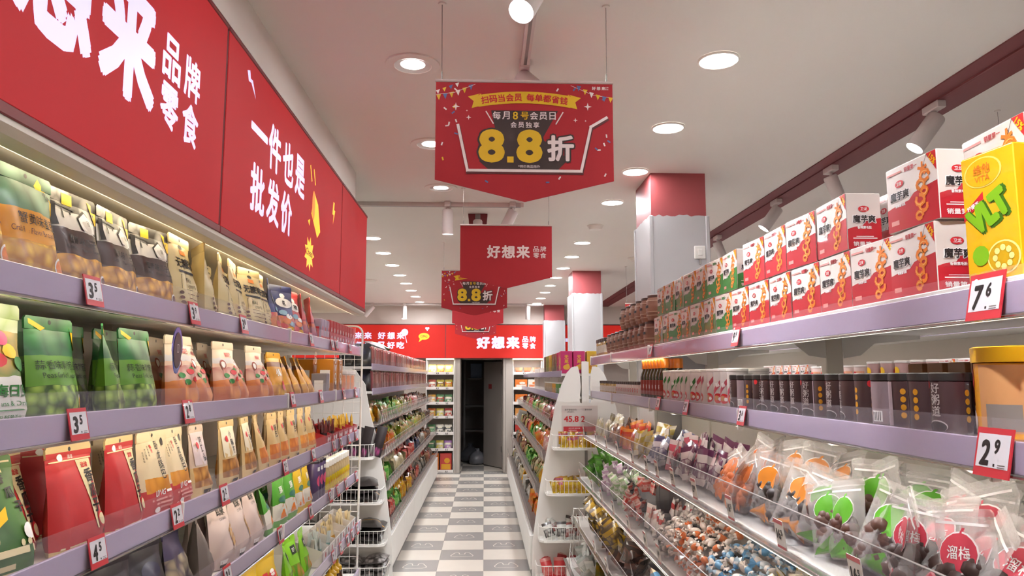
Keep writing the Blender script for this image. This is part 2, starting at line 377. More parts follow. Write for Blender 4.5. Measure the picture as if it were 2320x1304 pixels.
# ------------------------------------------------------------------ columns
COLW = mat('column_cladding', '#b4b2b4', .5, noise=.03, nscale=4)
def column(x0, x1, y0, y1, lab, switch=False):
    o = struct(MB().box(x0 + .004, x1 - .004, y0 + .004, y1 - .004, 0, ZC, RBAND).obj('column')); tag(o, lab)
    rr = random.Random(x0 + y0); b = MB(); z = 2.63
    for (xa, ya, xb, yb) in ((x0, y0, x1, y0), (x0, y1, x0, y0), (x1, y0, x1, y1), (x1, y1, x0, y1)):
        n = 14; top = [z + (rr.uniform(-.006, .006)) for _ in range(n + 1)]
        for i in range(n):
            t0, t1 = i / n, (i + 1) / n
            dx, dy = xb - xa, yb - ya; l = math.hypot(dx, dy); nx, ny = dy / l * .006, -dx / l * .006
            P = [(xa + dx * t + q * nx, ya + dy * t + q * ny) for t in (t0, t1) for q in (0, 1)]
            b.add([(P[1][0], P[1][1], 0), (P[3][0], P[3][1], 0), (P[3][0], P[3][1], top[i + 1]), (P[1][0], P[1][1], top[i]),
                   (P[0][0], P[0][1], top[i]), (P[2][0], P[2][1], top[i + 1])], [(0, 1, 2, 3), (3, 2, 5, 4)], COLW)
    for (x, y) in ((x0, y0), (x1, y0), (x0, y1), (x1, y1)): b.box(x - .012, x + .012, y - .012, y + .012, 0, z, COLW, .004)
    b.obj('cladding', o)
    if switch:
        s = MB().box(x1 - .09, x1 - .02, y0 - .018, y0 - .006, 2.36, 2.44, WMETAL, .004).box(x1 - .068, x1 - .042, y0 - .022, y0 - .016, 2.38, 2.42, WMETAL, .002)
        s.tube([(x1 - .055, y0 - .014, 2.36), (x1 - .055, y0 - .016, 2.325)], .006, GREYM); s.obj('wall_socket', o)
column(1.02, 1.37, 4.43, 4.88, 'near square column, white under a red band, behind the brown tubs', True)
column(1.04, 1.385, 8.66, 9.1, 'middle square column, white cladding under a red band')
column(1.045, 1.395, 12.82, 13.05, 'far square column by the back wall, white under a red band')

# ------------------------------------------------------------------ lamps
LENS = mat('lamp_lens', '#ffffff', .4, emit='#fffdf8', es=6.0)
RIM = mat('lamp_rim', '#eae4dc', .4); REFL = mat('lamp_reflector', '#e8e6e2', .25, .2)
def downlight(x, y, lab, recessed=False, power=LAMP_W, glow=True):
    o = empty('downlight', (x, y, ZC)); r = .078
    if recessed:
        MB().lathe([(r * 1.42, -.0005), (r * 1.4, -.006), (r * .98, -.008), (r * .94, -.002)], RIM, 28, caps=False).obj('trim_ring', o, smooth=.6)
        MB().lathe([(r * .96, -.006), (r * .9, -.004), (r * .62, -.001)], REFL, 28, caps=False).obj('reflector', o, smooth=.8)
        MB().lathe([(0, -.0012), (r * .7, -.0012)], LENS, 24, caps=False).obj('lens', o)
    else:
        MB().lathe([(r * 1.06, -.0005), (r * 1.05, -.006), (r * .97, -.008), (r * .96, -.003)], RIM, 28, caps=False).obj('trim_ring', o, smooth=.6)
        MB().lathe([(0, -.006), (r * .97, -.006)], LENS, 28, caps=False).obj('lens', o)
    area('downlight_lamp', (0, 0, -.012), r * 1.7, 0, power, o, shape='DISK')
    reg(o, 'round ' + ('recessed ringed' if recessed else 'flush white') + ' ceiling downlight', lab, 'ceiling light', 'ceiling downlights ' + lab, key=y)
for k in range(-3, 13):
    if k != 4: downlight(.93 - .003 * max(0, k), 2.79 + .805 * k + .012 * max(0, k - 6), 'in the long right row', power=LAMP_W * (.75 if k < 3 else 1.6))
for k in range(8): downlight(-1.02 - .009 * k, 6.645 + .813 * k, 'in the far left row', power=LAMP_W * 1.8)
for y in (.9, 1.9, 2.88, 3.91, 4.842): downlight(-.295, y, 'beside the red lightbox', True, power=LAMP_W * .3)
for y in (-1.6, .4, 2.4, 4.4, 6.4, 8.4, 10.4, 12.4): downlight(3.1, y, 'over the next aisle', power=LAMP_W * .2)
for y in (6.5, 9, 11.5): downlight(-2.9, y, 'over the hidden far left aisle')
# round ceiling detectors
def detector(x, y, r, lab):
    tag(MB().lathe([(r * 1.15, 0), (r * 1.15, -.006), (r, -.01), (r * .85, -.035), (r * .3, -.045), (0, -.045)], RIM, 20, (x, y, ZC)).obj('smoke_detector', smooth=.6), lab, 'smoke detector')
detector(.923, 6.04, .06, 'round white ceiling detector in the gap of the right lamp row')
detector(-1.5, 9.6, .09, 'flat round ceiling detector left of the far lamp row')
detector(1.62, 7.7, .09, 'flat round ceiling disc beyond the middle column')
cc = empty('security_camera', (-.55, 12.9, ZC)); tag(cc, 'small black dome camera on the ceiling near the back wall', 'camera')
MB().lathe([(.05, 0), (.05, -.03)], RIM, 16).obj('mount', cc, smooth=.6); MB().lathe([(.055, -.03), (.055, -.06), (.035, -.095), (0, -.105)], BLACK, 16).obj('dome', cc, smooth=.8)
SPOTM = mat('spotlight_body', '#d6cdc9', .45)
def spot(x, y, tilt, az, lab, zt=ZC, power=6., L=.16, drop=.07, on=True):
    o = empty('spotlight', (x, y, zt)); tag(o, lab, 'spotlight', 'track spotlights')
    MB().box(-.022, .022, -.06, .06, -.035, 0, SPOTM, .004).obj('adapter', o)
    MB().tube([(0, 0, -.03), (0, 0, -drop)], .009, SPOTM, 8).obj('stem', o)
    M = Matrix.Translation((0, 0, -drop)) @ Matrix.Rotation(R(az), 4, 'Z') @ Matrix.Rotation(R(tilt), 4, 'X')
    r = .04
    b = MB(); b.lathe([(0, .02), (r * .9, .02), (r, .012), (r, -L), (r * .95, -L)], SPOTM, 22, caps=False, M=M); b.obj('barrel', o, smooth=.6)
    MB().lathe([(r * .95, -L), (r * .62, -L + .05)], REFL, 22, caps=False, M=M).obj('reflector', o, smooth=.8)
    MB().lathe([(0, -L + .05), (r * .64, -L + .05)], LENS, 18, caps=False, M=M).obj('lens', o)
    a = area('spotlight_lamp', M @ Vector((0, 0, -L + .046)), r * 1.1, 0, power, o, shape='DISK', spread=R(90)); a.rotation_euler = M.to_euler()
def track(p0, p1, lab, m=None, hh=.03):
    m = m or SPOTM
    d = Vector(p1) - Vector(p0); o = empty('light_track', p0); tag(o, lab, 'light track'); o.rotation_euler = (0, 0, math.atan2(d.y, d.x)); l = d.length
    MB().box(0, l, -.017, .017, -hh, 0, m).box(.002, l - .002, -.006, .006, -hh - .0005, -hh, GREYM if m is SPOTM else m).obj('rail', o)
    for x in (0, l): MB().box(x - .012, x + .012, -.019, .019, -hh - .002, 0, RIM if m is SPOTM else m, .003).obj('end_cap', o)
track((.15, -1.2, ZC), (.157, 2.93, ZC), 'white ceiling light track running forward above the first banner')
track((-1.2, 5.27, ZC), (.27, 5.27, ZC), 'white ceiling light track crossing behind the first banner')
track((-2.4, 12.6, ZC), (1.0, 12.6, ZC), 'white ceiling light track crossing near the back wall')
spot(.158, 2.12, 36, 144, 'lit spotlight at the top edge facing the viewer above the first banner', power=1.5)
spot(.157, 2.86, 48, -140, 'spotlight mostly hidden behind the top of the first banner', power=9)
spot(.152, .6, 45, -75, 'spotlight on the track above and behind the viewer', power=9)
spot(-.27, 5.27, 6, 0, 'lit white spotlight pointing down left of the second banner')
spot(.20, 5.27, 28, 65, 'tilted white spotlight at the right end of the crossing track')
spot(-1.36, 12.6, 8, 180, 'small lit spotlight before the back wall left of the banners', L=.2)
spot(-1.9, 12.6, 40, 90, 'small tilted spotlight nearest the left end of the far track', L=.2)
spot(.74, 12.6, 6, 0, 'small spotlight before the back wall right of the banners', L=.2)
SLX = 2.06
track((SLX, -1.5, ZC - .006), (SLX, 12.2, ZC - .006), 'dark red light track on the dark red ceiling strip', DRED, .008)
for i, (y, t, az) in enumerate(((2.1, 35, 95), (3.2, 36, 78), (4.22, 24, -75), (5.05, 36, 80), (6.38, 24, -75), (7.3, 24, -75), (7.95, 34, 82), (8.9, 24, -70))):
    spot(SLX, y, t, az, 'white spotlight on the dark red strip, %s from the front' % ORD[i], ZC - .012, drop=.075)

# small dark red recess frame in the ceiling above the brand banner, with a spotlight inside
rb = MB().prism([(-.075, 0), (.075, 0), (.066, -.10), (-.066, -.10)], 0, .10, mat('recess_red', '#7d2b30', .5)).obj('ceiling_recess', None, (-.055, 5.62, ZC)); tag(rb, 'small dark red box on the ceiling above the brand banner', 'ceiling box')
MB().box(-.02, .02, -.012, 0, -.09, -.005, GREYM, .003).obj('bracket', rb); MB().lathe([(.036, -.13), (.036, -.07), (.03, -.06)], SPOTM, 16, (0, -.045, 0)).obj('lamp_head', rb, smooth=.6)

# ------------------------------------------------------------------ lightbox signs
LBR = mat('lightbox_red', '#8a2024', .6, emit='#cf2a30', es=.36, spec=.15); LBW = mat('lightbox_white', '#c4c0da', .4, emit='#d9d2ff', es=.62)
LBY = mat('lightbox_yellow', '#f0b81a', .4, emit='#f0b010', es=.85); LBK = mat('lightbox_black', '#2a1a1a', .5); FRM = mat('sign_frame_red', '#7d2a2c', .45)
LBRB = mat('lightbox_red_bright', '#a82824', .6, emit='#e83022', es=.33, spec=.15)
def burst(cx, cz, r1, r2, n, sx=1., sz=1.): return [(cx + (r1 if i % 2 else r2) * cos(pi * i / n) * sx, cz + (r1 if i % 2 else r2) * sin(pi * i / n) * sz) for i in range(2 * n)]
SXP = -.80; SZ0, SZ1 = 2.085, 2.725
fnL = lambda y, z: (SXP + .0015, y, z)
def lightbox(y0, y1, lab, deco):
    o = empty('lightbox_sign', (0, 0, 0)); tag(o, lab, 'sign', 'red lightbox panels along the left wall')
    MB().box(SXP - .035, SXP - .001, y0 + .004, y1 - .004, SZ0, SZ1, FRM, .003).obj('housing', o)
    b = MB().box(SXP - .001, SXP + .001, y0 + .010, y1 - .010, SZ0 + .012, SZ1 - .008, LBR); deco(b); b.obj('lit_face', o)
    MB().box(SXP - .002, SXP + .004, y0 + .002, y1 - .002, SZ0 - .012, SZ0 + .010, FRM, .002).obj('edge_trim', o); MB().box(SXP - .002, SXP + .004, y0 + .002, y1 - .002, SZ1 - .010, SZ1 + .004, FRM, .002).obj('edge_trim', o)
def deco1(b):
    for ch, y in (('好', 1.045), ('想', 1.33), ('来', 1.616)): b.text(ch, .305, y, 2.405, fnL, LBW, w=.262, bold=.045)
    for ch, y, z in (('品', 1.833, 2.445), ('牌', 1.965, 2.445), ('零', 1.833, 2.318), ('食', 1.965, 2.318)): b.text(ch, .115, y, z, fnL, LBW, w=.108, bold=.028)
def deco2(b):
    for i, ch in enumerate('一件也是'): b.text(ch, .178, 2.567 + .1925 * i, 2.50, fnL, LBW, w=.165 if i else None, bold=.032)
    for i, ch in enumerate('批发价'): b.text(ch, .172, 2.57 + .19 * i, 2.295, fnL, LBW, w=.165, bold=.032)
    b.poly([(2.408, 2.665), (2.435, 2.675), (2.445, 2.650), (2.468, 2.652), (2.507, 2.600), (2.452, 2.638), (2.425, 2.634)], fnL, LBW)
    # speech burst, dashes and loud-hailer beside the lettering
    b.poly(burst(3.356, 2.20, .058, .095, 9, 1.0, .85), fnL, LBY); b.text('Cheap!', .042, 3.356, 2.20, lambda y, z: (SXP + .0025, y, z), LBK, w=.13, bold=.01)
    for y in (3.33, 3.40): b.line([(y, 2.60), (y + .03, 2.545)], .014, fnL, LBY)
    b.poly([(3.37, 2.39), (3.42, 2.50), (3.50, 2.46), (3.56, 2.34), (3.50, 2.30)], fnL, LBY); b.oval(3.405, 2.435, .028, .07, lambda y, z: (SXP + .0025, y, z), mat('lightbox_orange', '#e0861a', .4, emit='#e08010', es=.7))
    b.poly([(3.85, 2.56), (3.88, 2.56), (3.87, 2.52), (3.90, 2.52), (3.85, 2.44), (3.86, 2.49), (3.83, 2.49)], fnL, LBY)
    b.poly([(3.31, 2.345), (3.35, 2.36), (3.34, 2.325)], fnL, LBY)
def deco3(b): pass
lightbox(.40, 2.22, 'large red lightbox with big white brand lettering, nearest the viewer', deco1)
lightbox(2.22, 4.085, 'red lightbox panel with white slogan and yellow Cheap burst', deco2)
lightbox(4.085, 4.965, 'narrow plain red lightbox panel at the far end', deco3)
# cornice lamp under the lightbox
co = empty('cornice_light', (0, 0, 0)); tag(co, 'long white cornice light strip under the red lightbox', 'light strip')
MB().prism([(-.80, 2.073), (-.80, 2.062), (-.815, 2.050), (-.862, 2.050), (-.868, 2.058), (-.868, 2.073)], .3, 4.96, CREAM, 'y').obj('housing', co)
LED = mat('led_strip', '#ffffff', .4, emit='#ffe9b8', es=2.0)
MB().box(-.873, -.8685, .32, 4.94, 2.054, 2.067, LED).obj('diffuser', co)
MB().box(-1.30, -.85, .3, 4.96, 2.068, 2.074, CREAM).obj('backing', co)
area('cornice_lamp', (-.876, 2.6, 2.058), .02, 4.6, 2.6, co, (0, R(50), 0), (1, .85, .58))
# back wall sign
def backsign():
    o = empty('back_wall_sign', (0, 0, 0)); tag(o, 'long bright red lightbox sign over the doorway on the back wall', 'sign')
    y = 13.05; fn = lambda x, z: (x, y - .0015, z); fn2 = lambda x, z: (x, y - .003, z)
    z0, z1 = 1.985, 2.56
    MB().box(-3.4, 3.4, y, YB, z0 - .01, z1 + .01, FRM).obj('housing', o)
    b = MB()
    b.box(-3.38, -.69, y - .001, y + .001, z0, z1, LBRB)
    for i, ch in enumerate('来来来'): b.text(ch, .125, -2.37 + .165 * i, 2.372, fn, LBW, w=.135, bold=.045)
    for i, ch in enumerate('好想来'): b.text(ch, .125, -1.80 + .165 * i, 2.372, fn, LBW, w=.135, bold=.045)
    for i, ch in enumerate('便宜'): b.text(ch, .125, -2.19 + .165 * i, 2.205, fn, LBW, w=.135, bold=.045)
    for i, ch in enumerate('又好吃'): b.text(ch, .125, -1.80 + .165 * i, 2.205, fn, LBW, w=.135, bold=.045)
    b.oval(-1.06, 2.36, .095, .06, fn, LBY); b.poly([(-1.13, 2.32), (-1.15, 2.26), (-1.08, 2.31)], fn, LBY); b.text('OMG', .045, -1.06, 2.36, fn2, LBK, w=.12, bold=.02)
    b.oval(-1.02, 2.505, .022, .018, fn, LBW); b.oval(-.99, 2.505, .022, .018, fn, LBW); b.poly([(-1.04, 2.50), (-.97, 2.50), (-1.005, 2.455)], fn, LBW)
    b.oval(-1.40, 2.43, .062, .062, fn, mat('lightbox_pink', '#e8b8d8', .4, emit='#e0b0e0', es=.8)); b.line([(-1.39, 2.37), (-1.36, 2.25)], .012, fn, LBW)
    b.obj('lit_face', o)
    b = MB().box(-.675, 3.38, y - .001, y + .001, z0, z1, LBRB)
    for i, ch in enumerate('好想来'): b.text(ch, .225, -.02 + .262 * i, 2.255, fn, LBW, w=.24, bold=.06)
    for i, ch in enumerate('品牌零食'): b.text(ch, .105, .722 + .13 * (i % 2), 2.312 - .117 * (i // 2), fn, LBW, w=.11, bold=.03)
    b.line([(1.45, 2.3), (1.62, 2.3)], .06, fn, LBW)
    b.obj('lit_face', o)
    MB().box(-1.02, -.53, y - .001, y + .05, z0 - .035, z0 - .012, LED).box(.5, 1.03, y - .001, y + .05, z0 - .035, z0 - .012, LED).obj('light_strip', o)
    area('back_sign_lamp_left', (-.78, 13.12, z0 - .045), .45, .05, 3.5, o); area('back_sign_lamp_right', (.78, 13.12, z0 - .045), .45, .05, 3.5, o)
backsign()

# ------------------------------------------------------------------ hanging banners
BRED = mat('banner_red', '#aa2e34', .6, spec=.2); BYEL = mat('banner_yellow', '#e0b41c', .5); BWHT = mat('banner_white', '#e8d8d4', .5); BBRN = mat('banner_brown', '#3d2b28', .55)
BBLU = mat('banner_blue', '#58699a', .5); BDSH = mat('banner_shadow_print', '#5c2224', .55)
def banner_mesh(kind):
    w, h, dip = .305, .345, .075; b = MB()
    b.prism([(-w, 0), (w, 0), (w, -h), (0, -h - dip), (-w, -h)], -.0015, .0015, BRED)
    fn = lambda x, z: (x, -.0022, z); f2 = lambda x, z: (x, -.0028, z); f3 = lambda x, z: (x, -.0034, z); f4 = lambda x, z: (x, -.004, z)
    if kind == 'sale':
        # ribbon
        arc = lambda x, d: -.052 - d - 1.05 * x * x * .55
        n = 14; xs = [-.158 + .316 * i / n for i in range(n + 1)]
        for s in (-1, 1):
            b.poly([(s * .15, -.04), (s * .195, -.052), (s * .175, -.068), (s * .182, -.093), (s * .145, -.083)], fn, BYEL)
        for a, c in zip(xs, xs[1:]): b.poly([(a, arc(a, -.020)), (c, arc(c, -.020)), (c, arc(c, .022)), (a, arc(a, .022))], f2, BYEL)
        for s in (-1, 1): b.line([(s * .158, arc(.158, -.02)), (s * .15, -.04)], .002, f3, PRED)
        T = '扫码当会员每单都省钱'
        for i, ch in enumerate(T):
            x = -.137 + .0287 * i + (.014 if i >= 5 else 0); b.text(ch, .027, x, arc(x, .001), f3, PRED, rot=-1.155 * x, bold=.028)
        # dark panel and lines of lettering
        b.poly([(-.115, -.10), (.115, -.10), (.06, -.20), (.15, -.27), (.11, -.312), (-.12, -.312), (-.155, -.28), (-.10, -.17)], fn, BBRN)
        b.line([(-.132, -.105), (-.108, -.146)], .004, f2, BWHT); b.line([(.132, -.105), (.108, -.146)], .004, f2, BWHT)
        for i, ch in enumerate('每月8号会员日'): b.text(ch, .028, -.096 + .032 * i, -.118, f3, BYEL if ch in '8号' else BWHT, bold=.02)
        for i, ch in enumerate('会员独享'): b.text(ch, .021, -.038 + .026 * i, -.151, f3, BWHT, bold=.02)
        for dx, m, ff, bo in ((0, BBRN, f2, .11), (0, BYEL, f3, .045)):
            b.text('8', .118 if bo < .1 else .130, -.113, -.226, ff, m, w=.09 if bo < .1 else .104, bold=bo); b.text('8', .118 if bo < .1 else .130, .016, -.226, ff, m, w=.09 if bo < .1 else .104, bold=bo)
        b.rect(-.06, -.038, -.284, -.263, f3, BYEL)
        b.text('折', .104, .123, -.232, f2, BBRN, w=.104, bold=.09); b.text('折', .092, .123, -.232, f3, BWHT, w=.092, bold=.035)
        b.text('*特价商品除外', .011, .015, -.297, f3, BWHT, bold=.005)
        cart = [(-.228, -.155), (-.195, -.312), (.193, -.312), (.228, -.155), (.282, -.122)]
        b.line([(x + .002, z - .006) for x, z in cart], .012, f2, BDSH); b.line(cart, .0095, f3, BWHT)
        # bunting, sparkles, confetti
        cols = (BYEL, BBLU, BYEL, BWHT, BYEL, BBLU, BWHT)
        for i in range(6):
            x = -.295 + .022 * i; z = -.048 + .0028 * i + .0009 * i * i; b.poly([(x - .008, z), (x + .008, z + .004), (x + .001, z - .018)], fn, cols[i])
            x = .298 - .022 * i; z = -.050 + .002 * i + .0012 * i * i; b.poly([(x - .008, z + .003), (x + .008, z), (x - .001, z - .018)], fn, cols[i])
        for i in range(4):
            x = -.298 + .022 * i; z = -.03 + .0085 * i; b.poly([(x - .007, z - .002), (x + .007, z + .003), (x + .001, z - .014)], fn, cols[(i + 3) % 7])
        b.line([(-.303, -.046), (-.24, -.038), (-.17, -.008)], .0012, fn, BWHT); b.line([(.303, -.05), (.24, -.042), (.16, -.008)], .0012, fn, BWHT)
        for x, z, r in ((-.236, -.088, .014), (-.192, -.126, .009), (.218, -.083, .014), (.175, -.132, .008), (-.198, -.102, .004), (.21, -.134, .004)):
            b.poly([(x, z + r), (x + r * .22, z + r * .22), (x + r, z), (x + r * .22, z - r * .22), (x, z - r), (x - r * .22, z - r * .22), (x - r, z), (x - r * .22, z + r * .22)], fn, BWHT)
        rr = random.Random(3)
        for i in range(60):
            x, z = rr.uniform(-.295, .295), rr.uniform(-.375, -.02)
            if abs(x) < .225 and -.325 < z < -.03: continue
            if z < -h - dip * (1 - abs(x) / w) + .012: continue
            a = rr.uniform(0, 3); b.line([(x, z), (x + .007 * cos(a), z + .007 * sin(a))], .005, fn, rr.choice((BWHT, BYEL, BWHT, BBLU)))
        for i, ch in enumerate('好想来'): b.text(ch, .013, .24 + .0165 * i, -.017, f2, BWHT, bold=.03)
        b.text('品牌', .0055, .285, -.0135, f2, BWHT, bold=.0); b.text('零食', .0055, .285, -.0205, f2, BWHT, bold=.0)
    else:
        for i, ch in enumerate('好想来'): b.text(ch, .088, -.083 + .098 * i, -.175, fn, BWHT, w=.09, bold=.035)
        for i, ch in enumerate('品牌零食'): b.text(ch, .037, .200 + .047 * (i % 2), -.155 - .044 * (i // 2), fn, BWHT, w=.04, bold=.012)
    return b.mesh('printed_board')
BM = {k: banner_mesh(k) for k in ('sale', 'brand')}
WIRE = mat('steel_wire', '#8a8580', .4, .5); RAILM = mat('banner_rail', '#c9b7b2', .4)
def banner(x, y, zt, kind, lab, rz=0, sc=1.):
    o = empty('hanging_banner', (x, y, zt), (0, 0, R(rz))); o.scale = (sc, sc, sc); tag(o, lab, 'banner', 'red pentagon banners hung from the ceiling')
    mk('printed_board', BM[kind], o)
    MB().tube([(-.307, 0, .004), (.307, 0, .004)], .006, RAILM, 8).obj('hanger_rail', o, smooth=.8)
    for s in (-1, 1):
        t = (ZC - zt) / sc
        MB().tube([(s * .285, 0, .008), (s * .287, 0, t)], .0012, WIRE, 4).lathe([(.014, t - .006), (.014, t)], RIM, 10, (s * .287, 0, 0)).tube([(s * .285, 0, .008), (s * .285, 0, .035)], .003, WIRE, 5).obj('wire', o)
banner(.131, 2.38, 2.622, 'sale', 'nearest red banner with yellow 8.8 offer hanging over the aisle', 0, .972)
banner(.142, 4.85, 2.645, 'brand', 'red banner with white brand lettering hanging second from the front', 0)
banner(-.095, 6.85, 2.63, 'sale', 'third red banner, yellow 8.8 offer, half behind the brand banner', 0)
banner(-.08, 8.8, 2.63, 'brand', 'fourth red banner, mostly hidden behind the third', 0)
banner(-.13, 11.0, 2.63, 'sale', 'farthest red banner in front of the back wall sign', 0)
banner(1.90, 8.3, 2.47, 'sale', 'red 8.8 banner beyond the gondola seen past the brown tubs', 0)
banner(2.7, 6.6, 2.63, 'brand', 'red banner over the next aisle behind the konjac boxes', 0)
banner(2.72, 3.3, 2.63, 'sale', 'red banner over the next aisle at the right picture edge', 0)

# ------------------------------------------------------------------ product builders
def pouch(name, w, h, t, m, seed=0, deco=None, top=.9, crump=.0035, nu=8, nv=11, pillow=False, seal_m=None, ex=3.6):
    """stand-up pouch, front towards -y, base on z=0; returns (name, mesh, parts)"""
    rr = random.Random(seed * 7 + 1); p = [rr.uniform(0, 6.28) for _ in range(6)]
    def prof(v):
        if pillow: return max(.03, sin(pi * min(1, max(0, v))) ** .55)
        if v < .14: return .72 + .28 * v / .14
        return max(.035, 1 - ((v - .14) / (top - .14)) ** 1.5) if v < top else .035
    def yh(u, v): return t / 2 * prof(v) * max(0, 1 - abs(2 * u) ** ex) ** .65
    def wr(u, v): return crump * prof(v) * max(0, 1 - abs(2 * u) ** 4) * (sin(9 * u + 5 * v + p[0]) + .7 * sin(17 * v - 7 * u + p[1]) + .5 * sin(23 * u + 11 * v + p[2]))
    def edge(v): return 1 - .035 * sin(pi * v) + .012 * sin(9 * v + p[3])
    def F(x, z, off=.0013):
        u = max(-.5, min(.5, x / w)); v = z / h
        return (x * edge(v), -yh(u, v) + wr(u, v) - off, z)
    b = MB(); tv = top if not pillow else 1.
    for sgn in (-1, 1):
        vs = []; uv = []
        for j in range(nv + 1):
            v = tv * j / nv
            for i in range(nu + 1):
                u = i / nu - .5; q = F(u * w, v * h, 0)
                y = q[1] if sgn < 0 else yh(u, v) * .8 + wr(u, v) * .5
                if i in (0, nu): y = 0
                vs.append((q[0], y, q[2])); uv.append((u + .5, v))
        fs = [(j * (nu + 1) + i, j * (nu + 1) + i + 1, (j + 1) * (nu + 1) + i + 1, (j + 1) * (nu + 1) + i) for j in range(nv) for i in range(nu)]
        if sgn > 0: fs = [f[::-1] for f in fs]
        b.add(vs, fs, m, uv)
    n = nu + 1; b.add([b.v[i] for i in range(n)] + [b.v[(nv + 1) * n + i] for i in range(n)], [(i, i + 1, n + i + 1, n + i) for i in range(nu)], m, [(0, 0)] * (2 * n))
    if deco: deco(b, lambda x, z: F(x, z), w, h)
    parts = []
    if not pillow:
        s = MB(); hw = w / 2 * .985; z0, z1 = h * top - .004, h
        o = [(-hw, z0), (hw, z0), (hw, z1 - .006), (hw - .006, z1), (-hw + .006, z1), (-hw, z1 - .006)]
        for y, fl in ((-.0022, 0), (.0022, 1)):
            s.add([(x, y, z) for x, z in o], [tuple(range(6))[::-1] if fl else tuple(range(6))], seal_m or m, [(x / w + .5, z / h) for x, z in o])
        for k in range(6): a, c = o[k], o[(k + 1) % 6]; s.add([(a[0], -.0022, a[1]), (a[0], .0022, a[1]), (c[0], .0022, c[1]), (c[0], -.0022, c[1])], [(0, 1, 2, 3)], seal_m or m, [(.5, .95)] * 4)
        if seal_m is None: s.oval(0, h * .955, .005, .005, lambda x, z: (x, -.0026, z), INK, 8, 1)
        parts.append(('top_seal', s.mesh('top_seal')))
    return (name, b.mesh(name, 1.0), parts)
def carton(name, w, h, d, m, deco=None, flap=True, bev=.0015):
    b = MB().box(-w / 2, w / 2, -d / 2, d / 2, 0, h, m, bev)
    if deco: deco(b, lambda x, z: (x, -d / 2 - .0006, z), w, h, d)
    parts = []
    if flap:
        s = MB().box(-w / 2 + .002, w / 2 - .002, -d / 2 + .002, d / 2 - .012, h, h + .0012, m); parts = [('lid_flap', s.mesh('lid_flap'))]
    return (name, b.mesh(name), parts)
def can(name, r, h, m, lid, deco=None, lidh=.012, lr=1.02, n=20, taper=1., foot=None):
    b = MB().lathe([(r * .93 * taper, 0), (r * taper, .004), (r, h - lidh - .002), (r * .95, h - lidh)], m, n)
    if deco: deco(b, lambda x, z: (x if False else r * 1.012 * sin(x / r), -r * 1.012 * cos(x / r), z), r, h)
    l = MB().lathe([(r * lr, h - lidh), (r * lr, h - .002), (r * lr * .93, h), (r * lr * .88, h - .003), (0, h - .003)], lid, n)
    return (name, b.mesh(name, .7), [('lid', l.mesh('lid', .7))])
def bottle(name, r, h, m, capm, capr, caph, label=None, n=16, nozzle=False):
    sh = h - caph
    b = MB().lathe([(r * .9, 0), (r, .006), (r, sh * .68), (r * .92, sh * .78), (capr * .85, sh * .93), (capr * .85, sh)], m, n)
    parts = []
    c = [(capr, sh - .004), (capr, h - .003), (capr * .9, h)] if not nozzle else [(capr * 1.15, sh - .004), (capr * 1.1, sh + caph * .3), (capr * .35, sh + caph * .55), (capr * .2, h)]
    parts.append(('cap', MB().lathe(c, capm, n).mesh('cap', .7)))
    if label:
        l = MB().lathe([(r * 1.01, sh * .12), (r * 1.012, sh * .6)], label[0], n, caps=False)
        if label[1]: l.text(label[1], sh * .14, 0, sh * .38, lambda x, z: (r * 1.03 * sin(x / r), -r * 1.03 * cos(x / r), z), label[2], bold=.02)
        parts.append(('label', l.mesh('label', .7)))
    return (name, b.mesh(name, .7), parts)
# ---- pouches of the left shelf
K = {}
def d_bean(b, F, w, h):
    b.text('蟹黄味蚕豆', h * .10, .01, h * .56, F, INK, bold=.0); b.text('Crab Roe Flavor Broad Beans', h * .05, .0, h * .455, F, PBRN, w=w * .84, bold=0)
    b.poly([(w * .22, h * .97), (w * .5, h * .80), (w * .5, h * .68), (w * .15, h * .90)], F, PYEL); b.text('甘源', h * .05, w * .36, h * .835, F, INK, rot=-.7, bold=.01)
    b.oval(w * .32, h * .17, w * .12, h * .10, F, WHT); b.oval(w * .32, h * .17, w * .095, h * .08, lambda x, z: F(x, z)[:1] + (F(x, z)[1] - .0006,) + F(x, z)[2:], PORG); 
GRN_TOP = (0.64, 1.01, 0, 1, 3.2, '#6a947a', '#234a30')
K['bean'] = pouch('bean_pouch', .172, .232, .07, pkg('bean_film', [(0, '#b08426'), (.36, '#d08c0c'), (.66, '#8fa892')], [(0, .36, 0, 1, 8, '#f2c23c', '#a86c0c'), GRN_TOP], wave=.05), 1, d_bean)
